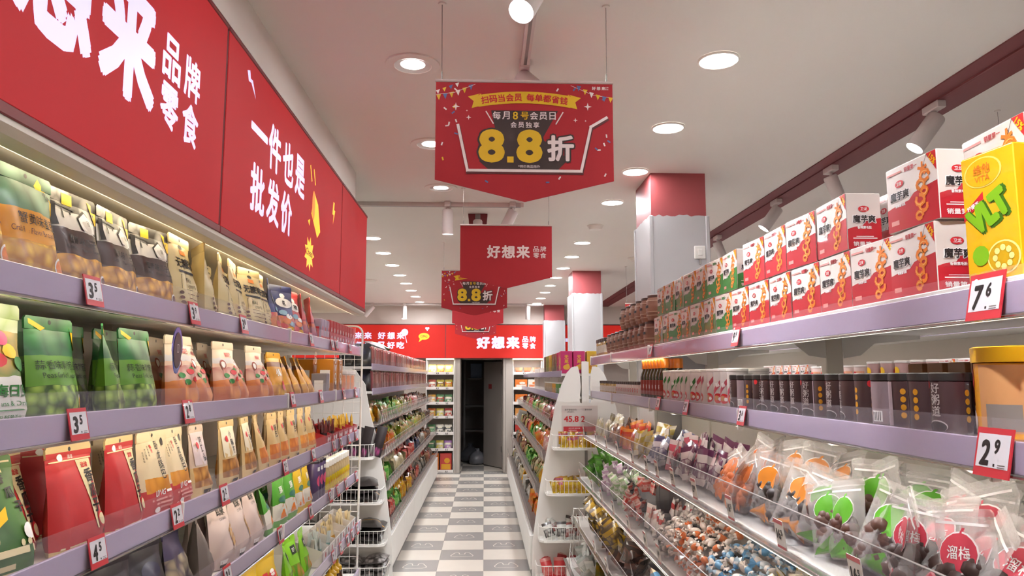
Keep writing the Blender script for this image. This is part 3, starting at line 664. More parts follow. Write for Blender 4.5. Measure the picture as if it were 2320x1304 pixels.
def d_seed(b, F, w, h):
    b.text('蟹黄味瓜子', h * .085, 0, h * .52, F, INK, bold=.0); b.text('Crab Roe Flavor Seeds', h * .035, 0, h * .44, F, INK, w=w * .7, bold=0)
    b.poly([(-w * .22, h * .97), (-w * .02, h * .97), (-w * .03, h * .86), (-w * .23, h * .86)], F, PYEL); b.text('甘源', h * .05, -w * .12, h * .915, F, INK, bold=.01)
    b.poly([(w * .30, h * .97), (w * .5, h * .93), (w * .5, h * .76), (w * .42, h * .74)], F, PYEL)
    b.poly([(w * .02, h * .64), (w * .36, h * .62), (w * .40, h * .74), (w * .19, h * .86), (w * .0, h * .76)], F, INK); G = lambda x, z: (F(x, z)[0], F(x, z)[1] - .0007, F(x, z)[2])
    b.poly([(w * .05, h * .655), (w * .33, h * .638), (w * .37, h * .735), (w * .19, h * .835), (w * .03, h * .755)], G, WHT); H = lambda x, z: (F(x, z)[0], F(x, z)[1] - .0014, F(x, z)[2])
    b.text('宙', h * .06, w * .2, h * .73, H, INK, bold=0)
    b.oval(w * .36, h * .14, w * .1, h * .085, F, WHT); b.oval(w * .36, h * .14, w * .08, h * .066, G, PBRN)
    for pts in ([(-.47, .86), (-.36, .86), (-.40, .74), (-.38, .64), (-.47, .63)], [(-.36, .855), (.02, .83), (.0, .815), (-.36, .835)], [(-.27, .83), (-.255, .83), (-.245, .72), (-.28, .72)], [(-.12, .82), (-.11, .82), (-.10, .77), (-.13, .77)]): b.poly([(w * x, h * z) for x, z in pts], F, INK)
K['seed'] = pouch('seed_pouch', .178, .228, .07, pkg('seed_film', [(0, '#c28a2c'), (.36, '#3f2219'), (.62, '#d8d3d0')], [(0, .36, 0, 1, 9, '#f2b63e', '#8d560c'), (.80, 1.01, 0, 1, 4, '#d8d3d0', '#2c2422')], wave=.05), 2, d_seed)
def d_sugar(b, F, w, h):
    b.text('无蔗糖', h * .13, 0, h * .66, F, INK, w=w * .78, bold=.03); b.rect(-w * .38, w * .38, h * .53, h * .56, F, INK, 6, 1)
    b.rect(-w * .1, w * .12, h * .77, h * .83, F, PORG, 3, 1); b.oval(0, h * .87, w * .1, h * .025, F, INK, 12)
    b.text('黑米味', h * .06, 0, h * .45, F, INK, bold=.0); b.text('小块沙琪玛', h * .055, 0, h * .375, F, INK, bold=.0)
    b.line([(-w * .36, h * .50), (w * .36, h * .50), (w * .36, h * .33), (-w * .36, h * .33), (-w * .36, h * .50)], .0012, F, INK)
    for i in range(4): b.oval(-w * .36, h * (.28 - .06 * i), w * .045, h * .022, F, PBRN, 8); b.rect(-w * .25, w * .3, h * (.27 - .06 * i), h * (.278 - .06 * i), F, PBRN, 4, 1)
K['sugar'] = pouch('rice_cake_pouch', .168, .235, .085, pkg('sugar_film', [(0, '#d2bf8e')], rough=.4), 3, d_sugar, crump=.006)
def d_pop(word, ink, c2):
    def f(b, F, w, h):
        G = lambda x, z: (F(x, z)[0], F(x, z)[1] - .0008, F(x, z)[2])
        b.oval(0, h * .66, w * .36, h * .10, F, WHT, 14); b.text(word, h * .10, 0, h * .66, G, ink, bold=.04); b.oval(0, h * .8, w * .12, h * .05, F, WHT, 10)
        for i, (x, z, m) in enumerate(((-.15, .46, c2), (.12, .40, WHT), (-.05, .30, PORG), (.2, .25, c2), (-.22, .2, PRED), (.05, .14, PYEL))): b.oval(w * x, h * z, w * .17, h * .055, F if i % 2 else G, m, 10)
    return f
LBL = mat('light_blue_ink', '#8fb3c9', .45); PNK = mat('pink_ink', '#d9507a', .45)
K['navy'] = pouch('candy_pouch', .165, .232, .07, pkg('navy_film', [(0, '#8b3a55'), (.2, '#3a3f78'), (.55, '#2b2f5e')], [(.0, .4, 0, 1, 6, '#c9546a', '#d88a3c')]), 4, d_pop('花', INK, LBL))
K['pink'] = pouch('candy_pouch', .160, .228, .07, pkg('pink_film', [(0, '#9c3346'), (.45, '#c74a4d')], [(.0, .42, 0, 1, 6, '#d06a3c', '#8a2f62')]), 5, d_pop('花君', INK, LBL))
def d_mixed(b, F, w, h):
    b.text('缤纷每日豆', h * .10, 0, h * .31, F, PGRN, w=w * .86, bold=.03); b.text('Crispy Beans & Dried', h * .05, 0, h * .205, F, PGRN, w=w * .8, bold=.01)
    b.rect(-w * .4, w * .4, h * .155, h * .165, F, PGRN, 5, 1); b.text('美味搭配 酥脆活力', h * .05, 0, h * .10, F, PGRN, bold=.02)
    for i, (x, z, m) in enumerate(((-.25, .62, PORG), (0, .55, PRED), (.2, .62, PYEL), (.32, .52, PGRN), (-.1, .7, WHT), (-.38, .52, PGRN), (.1, .72, PNK))): b.oval(w * x, h * z, w * .12, h * .06, F, m, 10)
K['mixed'] = pouch('mixed_bean_pouch', .19, .235, .075, pkg('mixed_film', [(0, '#dcdad6'), (.42, '#5d4a2e'), (.56, '#a8b88a'), (.78, '#b9c7a0')], [(.42, .78, 0, 1, 4, '#d29a4a', '#5c7a34'), (.78, 1.01, 0, 1, 2, '#dfe3cf', '#88a05c')], wave=.04), 6, d_mixed)
def d_pea(b, F, w, h):
    b.text('蒜香味青豌豆', h * .085, 0, h * .55, F, mat('dark_green_ink', '#14280f', .5), w=w * .84, bold=.0); b.text('Peas Garlic Flavor', h * .05, 0, h * .455, F, mat('dark_green_ink'), w=w * .7, bold=0)
    b.poly([(-w * .45, h * .985), (-w * .1, h * .90), (-w * .2, h * .87), (-w * .42, h * .93)], F, PYEL); b.poly([(w * .42, h * .93), (w * .5, h * .9), (w * .5, h * .7), (w * .45, h * .72)], F, PYEL)
    b.oval(w * .38, h * .18, w * .07, h * .10, F, WHT, 12); b.oval(w * .38, h * .18, w * .045, h * .07, lambda x, z: (F(x, z)[0], F(x, z)[1] - .0007, F(x, z)[2]), PYEL, 12)
K['pea'] = pouch('pea_pouch', .165, .222, .07, pkg('pea_film', [(0, '#3d5a1e'), (.36, '#5a8a2a'), (.64, '#2b6a38')], [(0, .36, 0, 1, 9, '#9cbc54', '#2a4812'), (.64, 1.01, 0, 1, 2.5, '#3f8a4c', '#124a26')], wave=.03), 7, d_pea)
def d_snow(b, F, w, h):
    b.text('烧锅巴', h * .075, w * .1, h * .80, F, PRED, bold=.02); b.oval(-w * .24, h * .64, w * .13, h * .075, F, mat('brick_ink', '#9c4a3c', .5), 14); b.oval(-w * .24, h * .64, w * .09, h * .05, lambda x, z: (F(x, z)[0], F(x, z)[1] - .0007, F(x, z)[2]), WHT, 12)
    for x, z, m in ((-.2, .47, PGRN), (.1, .52, PRED), (.28, .42, PRED), (-.05, .38, PGRN), (.2, .55, PGRN), (.33, .6, PRED)): b.oval(w * x, h * z, w * .12, h * .04, F, m, 10)
K['snow'] = pouch('rice_crust_pouch', .165, .22, .08, pkg('snow_film', [(0, '#c98a52'), (.40, '#d9b9a2'), (.66, '#c8c4c4'), (.74, '#d5c4ae')], [(0, .40, 0, 1, 5, '#dd8f42', '#b05c2c'), (.40, .6, 0, 1, 5, '#dcb8a6', '#b8766a')], wave=.08), 8, d_snow)
K['yellow'] = pouch('noodle_snack_pouch', .155, .205, .07, pkg('yellow_film', [(0, '#c58a14'), (.7, '#7a4a20'), (.8, '#d8a01e')], [(0, .35, 0, 1, 6, '#e0b030', '#a86f14')]), 9, lambda b, F, w, h: (b.text('小酥', h * .16, 0, h * .58, F, WHT, bold=.05), b.oval(w * .1, h * .3, w * .15, h * .1, F, PRED, 12)))
def d_melon(b, F, w, h):
    b.poly([(w * .08, h * .84), (w * .40, h * .84), (w * .44, h * .16), (w * .20, h * .16), (w * .16, h * .45)], F, mat('cream_ink', '#d9c9a0', .5)); G = lambda x, z: (F(x, z)[0], F(x, z)[1] - .0008, F(x, z)[2])
    b.text('香瓜子', h * .135, w * .28, h * .53, G, INK, bold=.03, vert=True); b.text('洽洽', h * .055, w * .24, h * .785, G, PRED, bold=.03)
    b.oval(w * .32, h * .24, w * .075, h * .075, G, PRED, 14); b.oval(w * .32, h * .24, w * .06, h * .058, lambda x, z: (F(x, z)[0], F(x, z)[1] - .0014, F(x, z)[2]), mat('cream_ink'), 14)
    b.rect(-w * .46, w * .46, h * .845, h * .857, F, mat('cream_ink'), 6, 1); b.rect(-w * .46, w * .46, h * .055, h * .07, F, mat('cream_ink'), 6, 1)
    b.oval(-w * .22, h * .885, w * .06, h * .035, F, WHT, 12); b.text('洽洽', h * .04, 0, h * .885, F, WHT, bold=.02)
K['melon'] = pouch('seed_bag', .165, .225, .07, pkg('melon_film', [(0, '#cdb684'), (.05, '#b4262b'), (.93, '#cdb684')], rough=.5, coat=.05), 10, d_melon, crump=.002, ex=9)
def d_greenmelon(b, F, w, h):
    b.poly([(w * .05, h * .92), (w * .30, h * .92), (w * .48, h * .3), (w * .30, h * .3)], F, mat('cream_ink')); G = lambda x, z: (F(x, z)[0], F(x, z)[1] - .0008, F(x, z)[2])
    for i, ch in enumerate('香瓜子'): b.text(ch, h * .10, w * (.22 + .07 * i), h * (.80 - .13 * i), G, INK, bold=.03)
    b.oval(-w * .16, h * .48, w * .12, h * .22, F, mat('seed_brown_ink', '#8a6a42', .5), 14); b.oval(-w * .10, h * .46, w * .05, h * .19, G, mat('seed_cream_ink', '#d8b878', .5), 12)
    b.poly([(-w * .3, h * .30), (-w * .26, h * .40), (w * .16, h * .56), (w * .14, h * .45)], G, PYEL); b.oval(w * .36, h * .33, w * .08, h * .07, G, WHT, 12)
    b.rect(-w * .46, w * .46, h * .16, h * .215, F, mat('cream_ink'), 6, 1); b.rect(-w * .46, w * .46, h * .93, h * .945, F, mat('cream_ink'), 6, 1); b.rect(-w * .35, w * .1, h * .06, h * .10, F, mat('cream_ink'), 4, 1)
    for i in range(3): b.oval(w * (.24 + .09 * i), h * .245, w * .03, h * .03, G, mat('cream_ink'), 8)
K['gmelon'] = pouch('green_seed_bag', .165, .23, .08, pkg('greenmelon_film', [(0, '#cdb684'), (.04, '#3f6a26')], [(.04, .93, 0, 1, 2.2, '#4f7d2e', '#2c5520')], rough=.5, coat=.05), 11, d_greenmelon, crump=.002, ex=9)
def d_crust(b, F, w, h):
    b.text('卧龙锅巴', h * .105, w * .08, h * .66, F, INK, bold=.01, vert=True); b.text('酥脆', h * .045, -w * .12, h * .80, F, PRED, bold=.02, vert=True); b.oval(w * .3, h * .86, w * .05, h * .05, F, INK, 10)
    for i in range(3): b.text('休闲美味', h * .03, -w * (.22 + .08 * i), h * (.78 - .03 * i), F, INK, bold=0, vert=True)
    b.text('LONG', h * .07, -w * .1, h * .285, F, WHT, bold=.03, slant=.2); b.rect(w * .12, w * .42, h * .27, h * .30, F, WHT, 2, 1)
    for i in range(3): b.rect(-w * .35 + i * .02, w * .4, h * (.20 - .045 * i), h * (.222 - .045 * i), F, mat('pale_red_ink', '#d8908a', .5), 4, 1)
    b.oval(-w * .2, h * .1, w * .07, h * .035, F, WHT, 8)
K['crust'] = pouch('crust_snack_pouch', .175, .225, .07, pkg('crust_film', [(0, '#b8383a'), (.33, '#d9c6a4')], [(.30, .46, .1, .95, 5, '#e09a30', '#c07a1c')], wave=.06, rough=.45), 12, d_crust)
def slim(word, photo, seed, w=.115, h=.222, top='#c9ad7c', wht=None):
    def f(b, F, w, h):
        if wht: b.rect(-w * .42, w * .42, h * .45, h * .90, F, wht, 4, 4)
        G = lambda x, z: (F(x, z)[0], F(x, z)[1] - .0008, F(x, z)[2])
        b.text(word, h * .11, w * .08, h * .66, G, INK, bold=.02, vert=True); b.oval(-w * .2, h * .72, w * .08, h * .05, G, PRED, 10); b.rect(-w * .2, w * .1, h * .06, h * .11, F, INK, 2, 1)
    return pouch('kraft_snack_pouch', w, h, .065, pkg('slim_film_%d' % seed, [(0, '#cbb282'), (.15, '#cbb282'), (.42, top)], [(.15, .42, .06, .94, 7, photo[0], photo[1])], rough=.5, coat=.05), seed, f)
K['catear'] = slim('猫耳朵', ('#d8a052', '#8a5520'), 13, top='#cbb6a6', wht=mat('pale_lilac_ink', '#cdbcc0', .5))
K['twist'] = slim('小麻花', ('#c88a3a', '#7d4c1a'), 14, .15, wht=mat('cream_print', '#ddd2bc', .5))
K['chip'] = slim('锅巴', ('#d88a36', '#b8642a'), 15)
K['chip2'] = slim('南瓜片', ('#e09a38', '#c2701e'), 16)
K['dark'] = pouch('dark_snack_pouch', .18, .20, .09, pkg('dark_film', [(0, '#2a2724'), (.35, '#121018'), (.7, '#16131f')], [(0, .35, 0, 1, 5, '#4a4438', '#161412')], rough=.35, coat=.15), 17, lambda b, F, w, h: b.oval(0, h * .6, w * .25, h * .12, F, mat('navy_ink', '#1b1936', .4), 14))
K['darkgold'] = pouch('silver_snack_pouch', .17, .20, .08, pkg('darkgold_film', [(0, '#6a604c'), (.5, '#3a3550')], [(0, .6, 0, 1, 6, '#a3977c', '#3c3444')], rough=.3, coat=.3), 18, None, crump=.006)
def d_ear(b, F, w, h):
    b.text('耳朵', h * .15, 0, h * .80, F, INK, bold=.03); b.text('CAT EARS', h * .04, 0, h * .68, F, INK, bold=.0)
    for i in range(6): b.line([(w * .02 + i * .004, h * (.15 + .065 * i)), (w * .32, h * (.22 + .065 * i))], .009, F, mat('toast_ink', '#a8793a', .5) if i % 2 else mat('toast2_ink', '#c79a58', .5))
    b.rect(-w * .42, -w * .2, h * .06, h * .12, F, WHT, 2, 1); b.rect(-w * .42, -w * .2, h * .02, h * .06, F, INK, 2, 1)
K['ear'] = pouch('cat_ear_snack_pouch', .17, .225, .085, pkg('ear_film', [(0, '#c3b0ac')], rough=.4), 19, d_ear)
K['graybag'] = pouch('grey_snack_pouch', .16, .215, .09, pkg('grey_film', [(0, '#6f6663')], rough=.35), 20)
def d_bean2(b, F, w, h): b.text('豆酥', h * .14, 0, h * .68, F, WHT, bold=.03); b.oval(0, h * .5, w * .3, h * .06, F, mat('teal_ink', '#2b6a58', .5), 12); b.poly([(-w * .3, h * .15), (-w * .1, h * .42), (w * .05, h * .15)], F, PORG); b.poly([(0, h * .15), (w * .2, h * .40), (w * .35, h * .15)], F, mat('tan_ink', '#c08448', .5))
K['gbean'] = pouch('green_cracker_pouch', .17, .215, .06, pkg('gbean_film', [(0, '#4f9a34'), (.12, '#d8d4cc'), (.42, '#4f9a34')], wave=.1), 21, d_bean2)
K['ybean'] = pouch('yellow_cracker_pouch', .16, .215, .06, pkg('ybean_film', [(0, '#c9a81c'), (.12, '#d8d4cc'), (.42, '#c9a81c')], wave=.1), 22, d_bean2)
K['olive'] = pouch('gold_snack_pouch', .20, .235, .09, pkg('olive_film', [(0, '#b3941c'), (.55, '#c2a126')], [(.1, .5, .3, 1, 3.5, '#c9722c', '#b3941c')], rough=.25), 23, lambda b, F, w, h: (b.oval(w * .1, h * .62, w * .2, h * .08, F, PRED, 14), b.oval(w * .1, h * .66, w * .12, h * .06, F, WHT, 12), b.rect(-w * .3, -w * .12, h * .3, h * .7, F, PRED, 2, 4)))
K['lime'] = pouch('lime_snack_pouch', .125, .215, .06, pkg('lime_film', [(0, '#6fae2a'), (.12, '#86c834')], [(.1, .42, .1, .9, 4, '#c98a4a', '#5d9a24')], rough=.22), 24, lambda b, F, w, h: (b.rect(-w * .2, w * .25, h * .62, h * .80, F, mat('dark_green_ink'), 3, 2), b.text('豆干', h * .08, 0, h * .71, lambda x, z: (F(x, z)[0], F(x, z)[1] - .0008, F(x, z)[2]), WHT, bold=.03)))
# ---- cartons
CW = mat('carton_white', '#dcd3cd', .4, coat=.2)
def konjac(colr, cname):
    red = mat(cname + '_card', colr, .38, coat=.3)
    def deco(b, F, w, h, d):
        faces = [(lambda x, z: (x, -d / 2 - .0006, z), lambda x, z: (x, -d / 2 - .0012, z), lambda x, z: (x, -d / 2 - .0018, z), w, True),
                 (lambda x, z: (w / 2 + .0006, x, z), lambda x, z: (w / 2 + .0012, x, z), lambda x, z: (w / 2 + .0018, x, z), d, False),
                 (lambda x, z: (-w / 2 - .0006, -x, z), lambda x, z: (-w / 2 - .0012, -x, z), lambda x, z: (-w / 2 - .0018, -x, z), d, False)]
        for f1, f2, f3, ww, main in faces:
            a = ww / 2 - .001
            b.poly([(-a, .001), (a, .001), (a, h * .56), (a * .3, h * .52), (a * .1, h * .50), (-a * .1, h * .42), (-a * .6, h * .40), (-a, h * .36)], f1, red)
            tx = -ww * .22 if main else 0
            b.text('魔芋爽', h * .165, tx, h * .54, f2, WHT, w=ww * (.42 if main else .72), bold=.11); b.text('魔芋爽', h * .14, tx, h * .54, f3, INK, w=ww * (.38 if main else .66), bold=.03)
            b.oval(tx, h * .72, ww * (.085 if main else .16), h * .055, f2, PRED, 14, 1); b.text('卫龙', h * .06, tx, h * .72, f3, WHT, bold=.02)
            b.text('香辣素毛肚', h * .05, tx, h * .39, f2, WHT, bold=.03)
            if main:
                b.text('销量第一', h * .075, w * .02, h * .90, f2, red, bold=.02); b.rect(-w * .46, -w * .16, h * .885, h * .915, f2, mat('pale_red_ink'))
                b.poly([(w * .5 - .001, h - .001), (w * .32, h - .001), (w * .5 - .001, h * .70)], f2, PRED if cname != 'green' else PORG); b.text('15%', h * .09, w * .435, h * .88, f3, PYEL, rot=-.9, bold=.03)
                cx = w * .18
                KO, KL = mat('konjac_orange', '#e0802c', .4), mat('konjac_light', '#eab060', .4)
                for i in range(6):   # curls of konjac on a stick
                    z = h * (.14 + .11 * i); o = (i % 2 - .5) * w * .07 + w * .012 * i; rr_ = w * (.055 + .012 * (i % 3))
                    b.line([(cx + o + rr_ * cos(a), z + rr_ * .75 * sin(a)) for a in [i * 1.3 + 5.2 * q / 9 for q in range(10)]], .0075, f2, PORG if i % 2 else KO)
                    b.line([(cx + o + rr_ * .95 * cos(a), z + rr_ * .7 * sin(a)) for a in [i * 1.3 + .6 + 2.2 * q / 5 for q in range(6)]], .002, f3, KL)
                for a in range(5): b.line([(cx + w * .06, h * .80), (cx + w * .06 + w * .07 * cos(1.257 * a + .3), h * .80 + w * .07 * sin(1.257 * a + .3))], .006, f2, PORG)
                b.line([(cx + w * .08, h * .83), (cx + w * .15, h * .98)], .0012, f2, INK)
                b.rect(-w * .42, -w * .26, h * .10, h * .17, f2, mat('pale_red_ink'))
            else:
                b.text('销量第一', h * .08, 0, h * .10, f2, WHT, w=ww * .7, bold=.02); b.rect(-ww * .35, ww * .35, h * .19, h * .205, f2, WHT); b.rect(-ww * .25, ww * .25, h * .225, h * .235, f2, WHT)
    return carton('konjac_carton', .172, .14, .085, CW, deco)
K['kred'] = konjac('#b5232f', 'red'); K['kgreen'] = konjac('#2f7d3a', 'green')
def d_vlt(b, F, w, h, d):
    f2 = lambda x, z: (x, -d / 2 - .0012, z); f3 = lambda x, z: (x, -d / 2 - .002, z)
    b.oval(-w * .08, h * .85, w * .36, h * .12, F, mat('pale_yellow_ink', '#f0d468', .4), 24, 1); b.oval(-w * .08, h * .85, w * .33, h * .11, f2, mat('vlt_yellow', '#e0b016', .35), 24, 1)
    b.text('维他', h * .08, -w * .08, h * .875, f3, PORG, bold=.02); b.text('VITA', h * .05, -w * .08, h * .80, f3, PORG, bold=.02)
    b.poly([(-w * .5, h * .56), (-w * .1, h * .70), (-w * .1, h * .64), (-w * .5, h * .49)], F, PRED); b.text('柠檬茶', h * .04, -w * .3, h * .60, f2, WHT, rot=.3, bold=.02)
    b.text('VLT', h * .26, .001, h * .525, F, mat('vlt_dark_green', '#3c6a18', .4), w=w * .86, bold=.11, rot=.42, slant=-.05); b.text('VLT', h * .235, -.002, h * .53, f3, mat('vlt_green', '#7db51e', .35), w=w * .80, bold=.085, rot=.42, slant=-.05)
    b.oval(w * .2, h * .16, w * .3, h * .13, F, mat('lemon_rind', '#f0e08a', .4), 26, 1); b.oval(w * .2, h * .16, w * .27, h * .117, f2, mat('lemon_flesh', '#c8a018', .4), 26, 1)
    for i in range(8): a = 2 * pi * i / 8; b.oval(w * (.2 + .15 * cos(a)), h * .16 + w * .15 * sin(a) * .95, w * .05, w * .05, f3, mat('lemon_rind'), 8, 1)
    b.oval(-w * .22, h * .2, w * .16, h * .08, f2, mat('vlt_green'), 12, 1)
K['vlt'] = carton('lemon_tea_carton', .115, .225, .07, mat('vlt_yellow', '#e0b016', .35, coat=.3), d_vlt)
def simple_carton(name, w, h, d, body, stripe, word, ink=WHT, blobs=None):
    def deco(b, F, w, h, d):
        f2 = lambda x, z: (x, -d / 2 - .0012, z)
        if stripe: b.rect(-w / 2 + .001, w / 2 - .001, h * .12, h * .34, F, stripe)
        if word: b.text(word, min(w, h) * .34, 0, h * .64, F, ink, bold=.03, vert=h > w * 1.6)
        if blobs: b.oval(0, h * .28, w * .3, h * .12, f2, blobs, 12, 1); b.oval(w * .1, h * .36, w * .16, h * .07, f2, ink, 10, 1)
        for s in (1, -1):
            b.rect(-d * .3, d * .3, h * .2, h * .7, lambda x, z: (s * (w / 2 + .0006), x, z), stripe or ink)
    return carton(name, w, h, d, body, deco)
K['redbox'] = simple_carton('biscuit_carton', .075, .145, .06, mat('redbox_card', '#a8262c', .4, coat=.2), None, '酥', WHT, mat('choc_ink', '#4a2420', .4))
K['lilacbox'] = simple_carton('biscuit_carton', .06, .135, .06, mat('lilacbox_card', '#a8a0b8', .4, coat=.2), PRED, '甜', PRED)
K['orangebox'] = simple_carton('tall_orange_carton', .12, .20, .09, mat('orangebox_card', '#c47a1a', .4, coat=.2), None, 'HOWOMA', WHT, mat('box_brown', '#6a3c1c', .4))
K['greybox'] = simple_carton('grey_carton', .08, .12, .08, mat('greybox_card', '#8e8a92', .4, .2), None, '', WHT)
# ---- cans, jars, tubs, bottles
def d_porridge(b, F, r, h):
    b.text('好粥道', h * .17, 0, h * .56, F, mat('silver_ink', '#b4aaa8', .35), bold=.012, vert=True); b.oval(-r * .62, h * .80, r * .2, h * .07, F, PRED, 10)
    b.oval(0, h * .13, r * .62, h * .10, F, mat('silver_ink'), 18); G = lambda x, z: (F(x, z)[0] * 1.01, F(x, z)[1] * 1.01, F(x, z)[2]); b.oval(0, h * .12, r * .58, h * .09, G, INK, 18)
    for s in (1.7, -1.7):
        for i in range(4): b.oval(r * s, h * (.25 + .14 * i), r * .16, h * .055, F, mat('bean_gold', '#c78a1e', .4), 10)
    b.rect(r * 2.3, r * 3.9, h * .06, h * .84, F, mat('panel_mauve', '#8c7a80', .4), 6, 1); b.rect(r * 2.5, r * 3.2, h * .1, h * .3, G, WHT, 3, 1)
    for i in range(5): b.rect(r * 2.55 + i * r * .12, r * 2.6 + i * r * .12, h * .12, h * .28, lambda x, z: (F(x, z)[0] * 1.02, F(x, z)[1] * 1.02, F(x, z)[2]), INK)
K['porridge'] = can('porridge_can', .0355, .118, mat('porridge_brown', '#4a3437', .3, coat=.4), BLACK, d_porridge, .016, 1.03)
def d_white(c):
    def f(b, F, r, h):
        for s in (0, 2.2, 4.3):
            for q in range(8):
                a, e = q / 8, (q + 1) / 8; X = lambda t: r * (s - .7 + 1.45 * t); Z = lambda t: h * (.42 + .40 * t)
                b.poly([(X(a), Z(a)), (X(e), Z(e)), (X(e), Z(e) - h * .15), (X(a), Z(a) - h * .15)], F, c)
            b.oval(r * s, h * .22, r * .62, h * .13, F, PRED, 14); G = lambda x, z: (F(x, z)[0] * 1.008, F(x, z)[1] * 1.008, F(x, z)[2]); b.oval(r * (s - .15), h * .23, r * .3, h * .07, G, mat('tan_ink', '#c08448', .5), 10); b.oval(r * (s + .25), h * .2, r * .2, h * .05, G, WHT, 8)
            b.text('酥', h * .12, r * s, h * .57, G, WHT, rot=.3, bold=.04)
    return f
WCAN = mat('can_white', '#d6d0cd', .35, coat=.3)
K['wcan_g'] = can('white_snack_can', .037, .142, WCAN, WMETAL, d_white(PGRN), .01, 1.04); K['wcan_r'] = can('white_snack_can', .037, .142, WCAN, WMETAL, d_white(mat('rose_ink', '#b2485a', .4)), .01, 1.04)
K['yjar'] = can('large_yellow_tub', .074, .163, mat('yjar_body', '#dd980f', .35, coat=.4), mat('yjar_lid', '#e8b418', .35), lambda b, F, r, h: (b.rect(-r * .1, r * 1.3, h * .08, h * .80, F, mat('yjar_label', '#c08a5a', .5), 8, 1), b.rect(r * .1, r * .9, h * .1, h * .38, lambda x, z: (F(x, z)[0] * 1.006, F(x, z)[1] * 1.006, F(x, z)[2]), mat('grey_ink', '#7d7570', .5), 4, 1), b.oval(-r * .9, h * .62, r * .5, h * .25, F, PRED, 16), b.oval(-r * .9, h * .2, r * .6, h * .16, F, WHT, 16)), .028, 1.05, 28)
WOOD = mat('tub_wood_print', '#8a6250', .45, noise=.25, nscale=18)
def d_tub(b, F, r, h):
    for z in (.16, .30, .74): b.rect(-r * 3.1, r * 3.1, h * z, h * (z + .035), lambda x, q: (F(x, q)[0] * (1.05 - 3 * (q / h - .46) ** 2 * .13), F(x, q)[1] * (1.05 - 3 * (q / h - .46) ** 2 * .13), q), mat('tub_band', '#b59a86', .35, .3), 20, 1)
    b.rect(-r * .4, r * .4, h * .48, h * .58, lambda x, q: (F(x, q)[0] * 1.06, F(x, q)[1] * 1.06, q), INK, 4, 1)
def tub():
    r, h = .072, .134; b = MB().lathe([(r * .9, 0), (r * .97, h * .2), (r * 1.04, h * .46), (r * .97, h * .75), (r * .88, h - .012)], WOOD, 20); d_tub(b, lambda x, z: (r * 1.0 * sin(x / r), -r * 1.0 * cos(x / r), z), r, h)
    l = MB().lathe([(r * .92, h - .013), (r * .92, h - .002), (r * .85, h)], mat('tub_lid', '#4c3a34', .45), 20); return ('wooden_print_tub', b.mesh('wooden_print_tub', .7), [('lid', l.mesh('lid', .7))])
K['tub'] = tub()
K['obottle'] = bottle('drink_bottle', .033, .205, mat('bottle_green', '#2c3a22', .2, coat=.5), mat('orange_cap', '#d8761c', .35), .024, .045, (mat('bottle_red_label', '#8c2a22', .35), '茶', WHT))
K['jar'] = can('small_glass_jar', .03, .085, mat('jar_amber', '#a8853e', .15, coat=.5), mat('jar_dark_lid', '#4a3c38', .4), lambda b, F, r, h: b.rect(-r * 1.2, r * 1.2, h * .15, h * .6, F, mat('jar_label', '#cfc4b8', .5), 6, 1), .018, 1.05, 14)
K['jar2'] = can('small_sauce_jar', .03, .085, mat('jar_white_label', '#c4b6ae', .35), mat('jar_dark_lid'), lambda b, F, r, h: (b.text('酱', h * .3, 0, h * .4, F, PRED, bold=.04)), .018, 1.05, 14)
K['sauce'] = bottle('sauce_bottle', .03, .17, mat('sauce_clear', '#b8a27a', .2), WMETAL, .026, .03, (mat('sauce_yellow_label', '#cdb31e', .4), '味', PRED))
K['squeeze'] = bottle('squeeze_bottle', .033, .19, mat('sauce_brown', '#4a2a1a', .25, coat=.4), mat('yellow_cap', '#e0ae1e', .4), .024, .06, (mat('squeeze_label', '#6a3a1c', .4), '蜜', PYEL), nozzle=True)
K['tube'] = can('purple_snack_tube', .034, .20, mat('tube_purple', '#4c3a66', .35, coat=.3), mat('tube_lid', '#2c2434', .4), lambda b, F, r, h: (b.oval(0, h * .5, r * .7, h * .14, F, PNK, 14), b.rect(-r * .6, r * .6, h * .75, h * .85, F, WHT, 4, 1)), .012, 1.03, 16)
K['cleartub'] = can('clear_round_tub', .05, .14, clear('tub_clear', '#f0e4dc', .25), mat('tub_lid_clear', '#d8d0cc', .3), lambda b, F, r, h: b.lathe([(r * .8, .01), (r * .85, h * .45), (r * .8, h * .8)], PORG, 14), .02, 1.04, 18)
K['cup'] = can('white_cup', .04, .11, mat('cup_card', '#c9a4a0', .45), mat('cup_lid', '#e6e0da', .35), lambda b, F, r, h: (b.oval(0, h * .45, r * .6, h * .25, F, PYEL, 12), b.oval(r * 2.4, h * .45, r * .6, h * .25, F, PRED, 12)), .012, 1.08, 18, .8)

# ------------------------------------------------------------------ price tags
TAGR = mat('tag_red', '#c8313c', .4, coat=.3); TAGW = mat('tag_white', '#d9d6dc', .4, coat=.3)
TAGC = {}; TAGS = []; STOCK = {}
def tag_mesh(big, small):
    k = (big, small)
    if k in TAGC: return TAGC[k]
    b = MB(); w, h = .068, .064
    b.box(-w / 2, w / 2, -.001, .001, -h / 2, h / 2, TAGR); f1 = lambda x, z: (x, -.0014, z); f2 = lambda x, z: (x, -.0018, z)
    b.rect(-w / 2 + .004, w / 2 - .003, -h / 2 + .012, h / 2 - .008, f1, TAGW)
    n = len(big)
    b.text(big, .034, -.013, -.001, f2, INK, w=.018 if n == 1 else .026, bold=.035, slant=.08)
    b.text(small, .019, .008 if n == 1 else .011, .008, f2, INK, w=.010 * len(small), bold=.03, slant=.08)
    b.rect(.0035, .007, -.018, -.0145, f2, INK)
    for i in range(2): b.rect(.012, .026, -.016 - .003 * i, -.0147 - .003 * i, f2, mat('grey_ink', '#7d7570', .5))
    TAGC[k] = b.mesh('price_tag'); return TAGC[k]
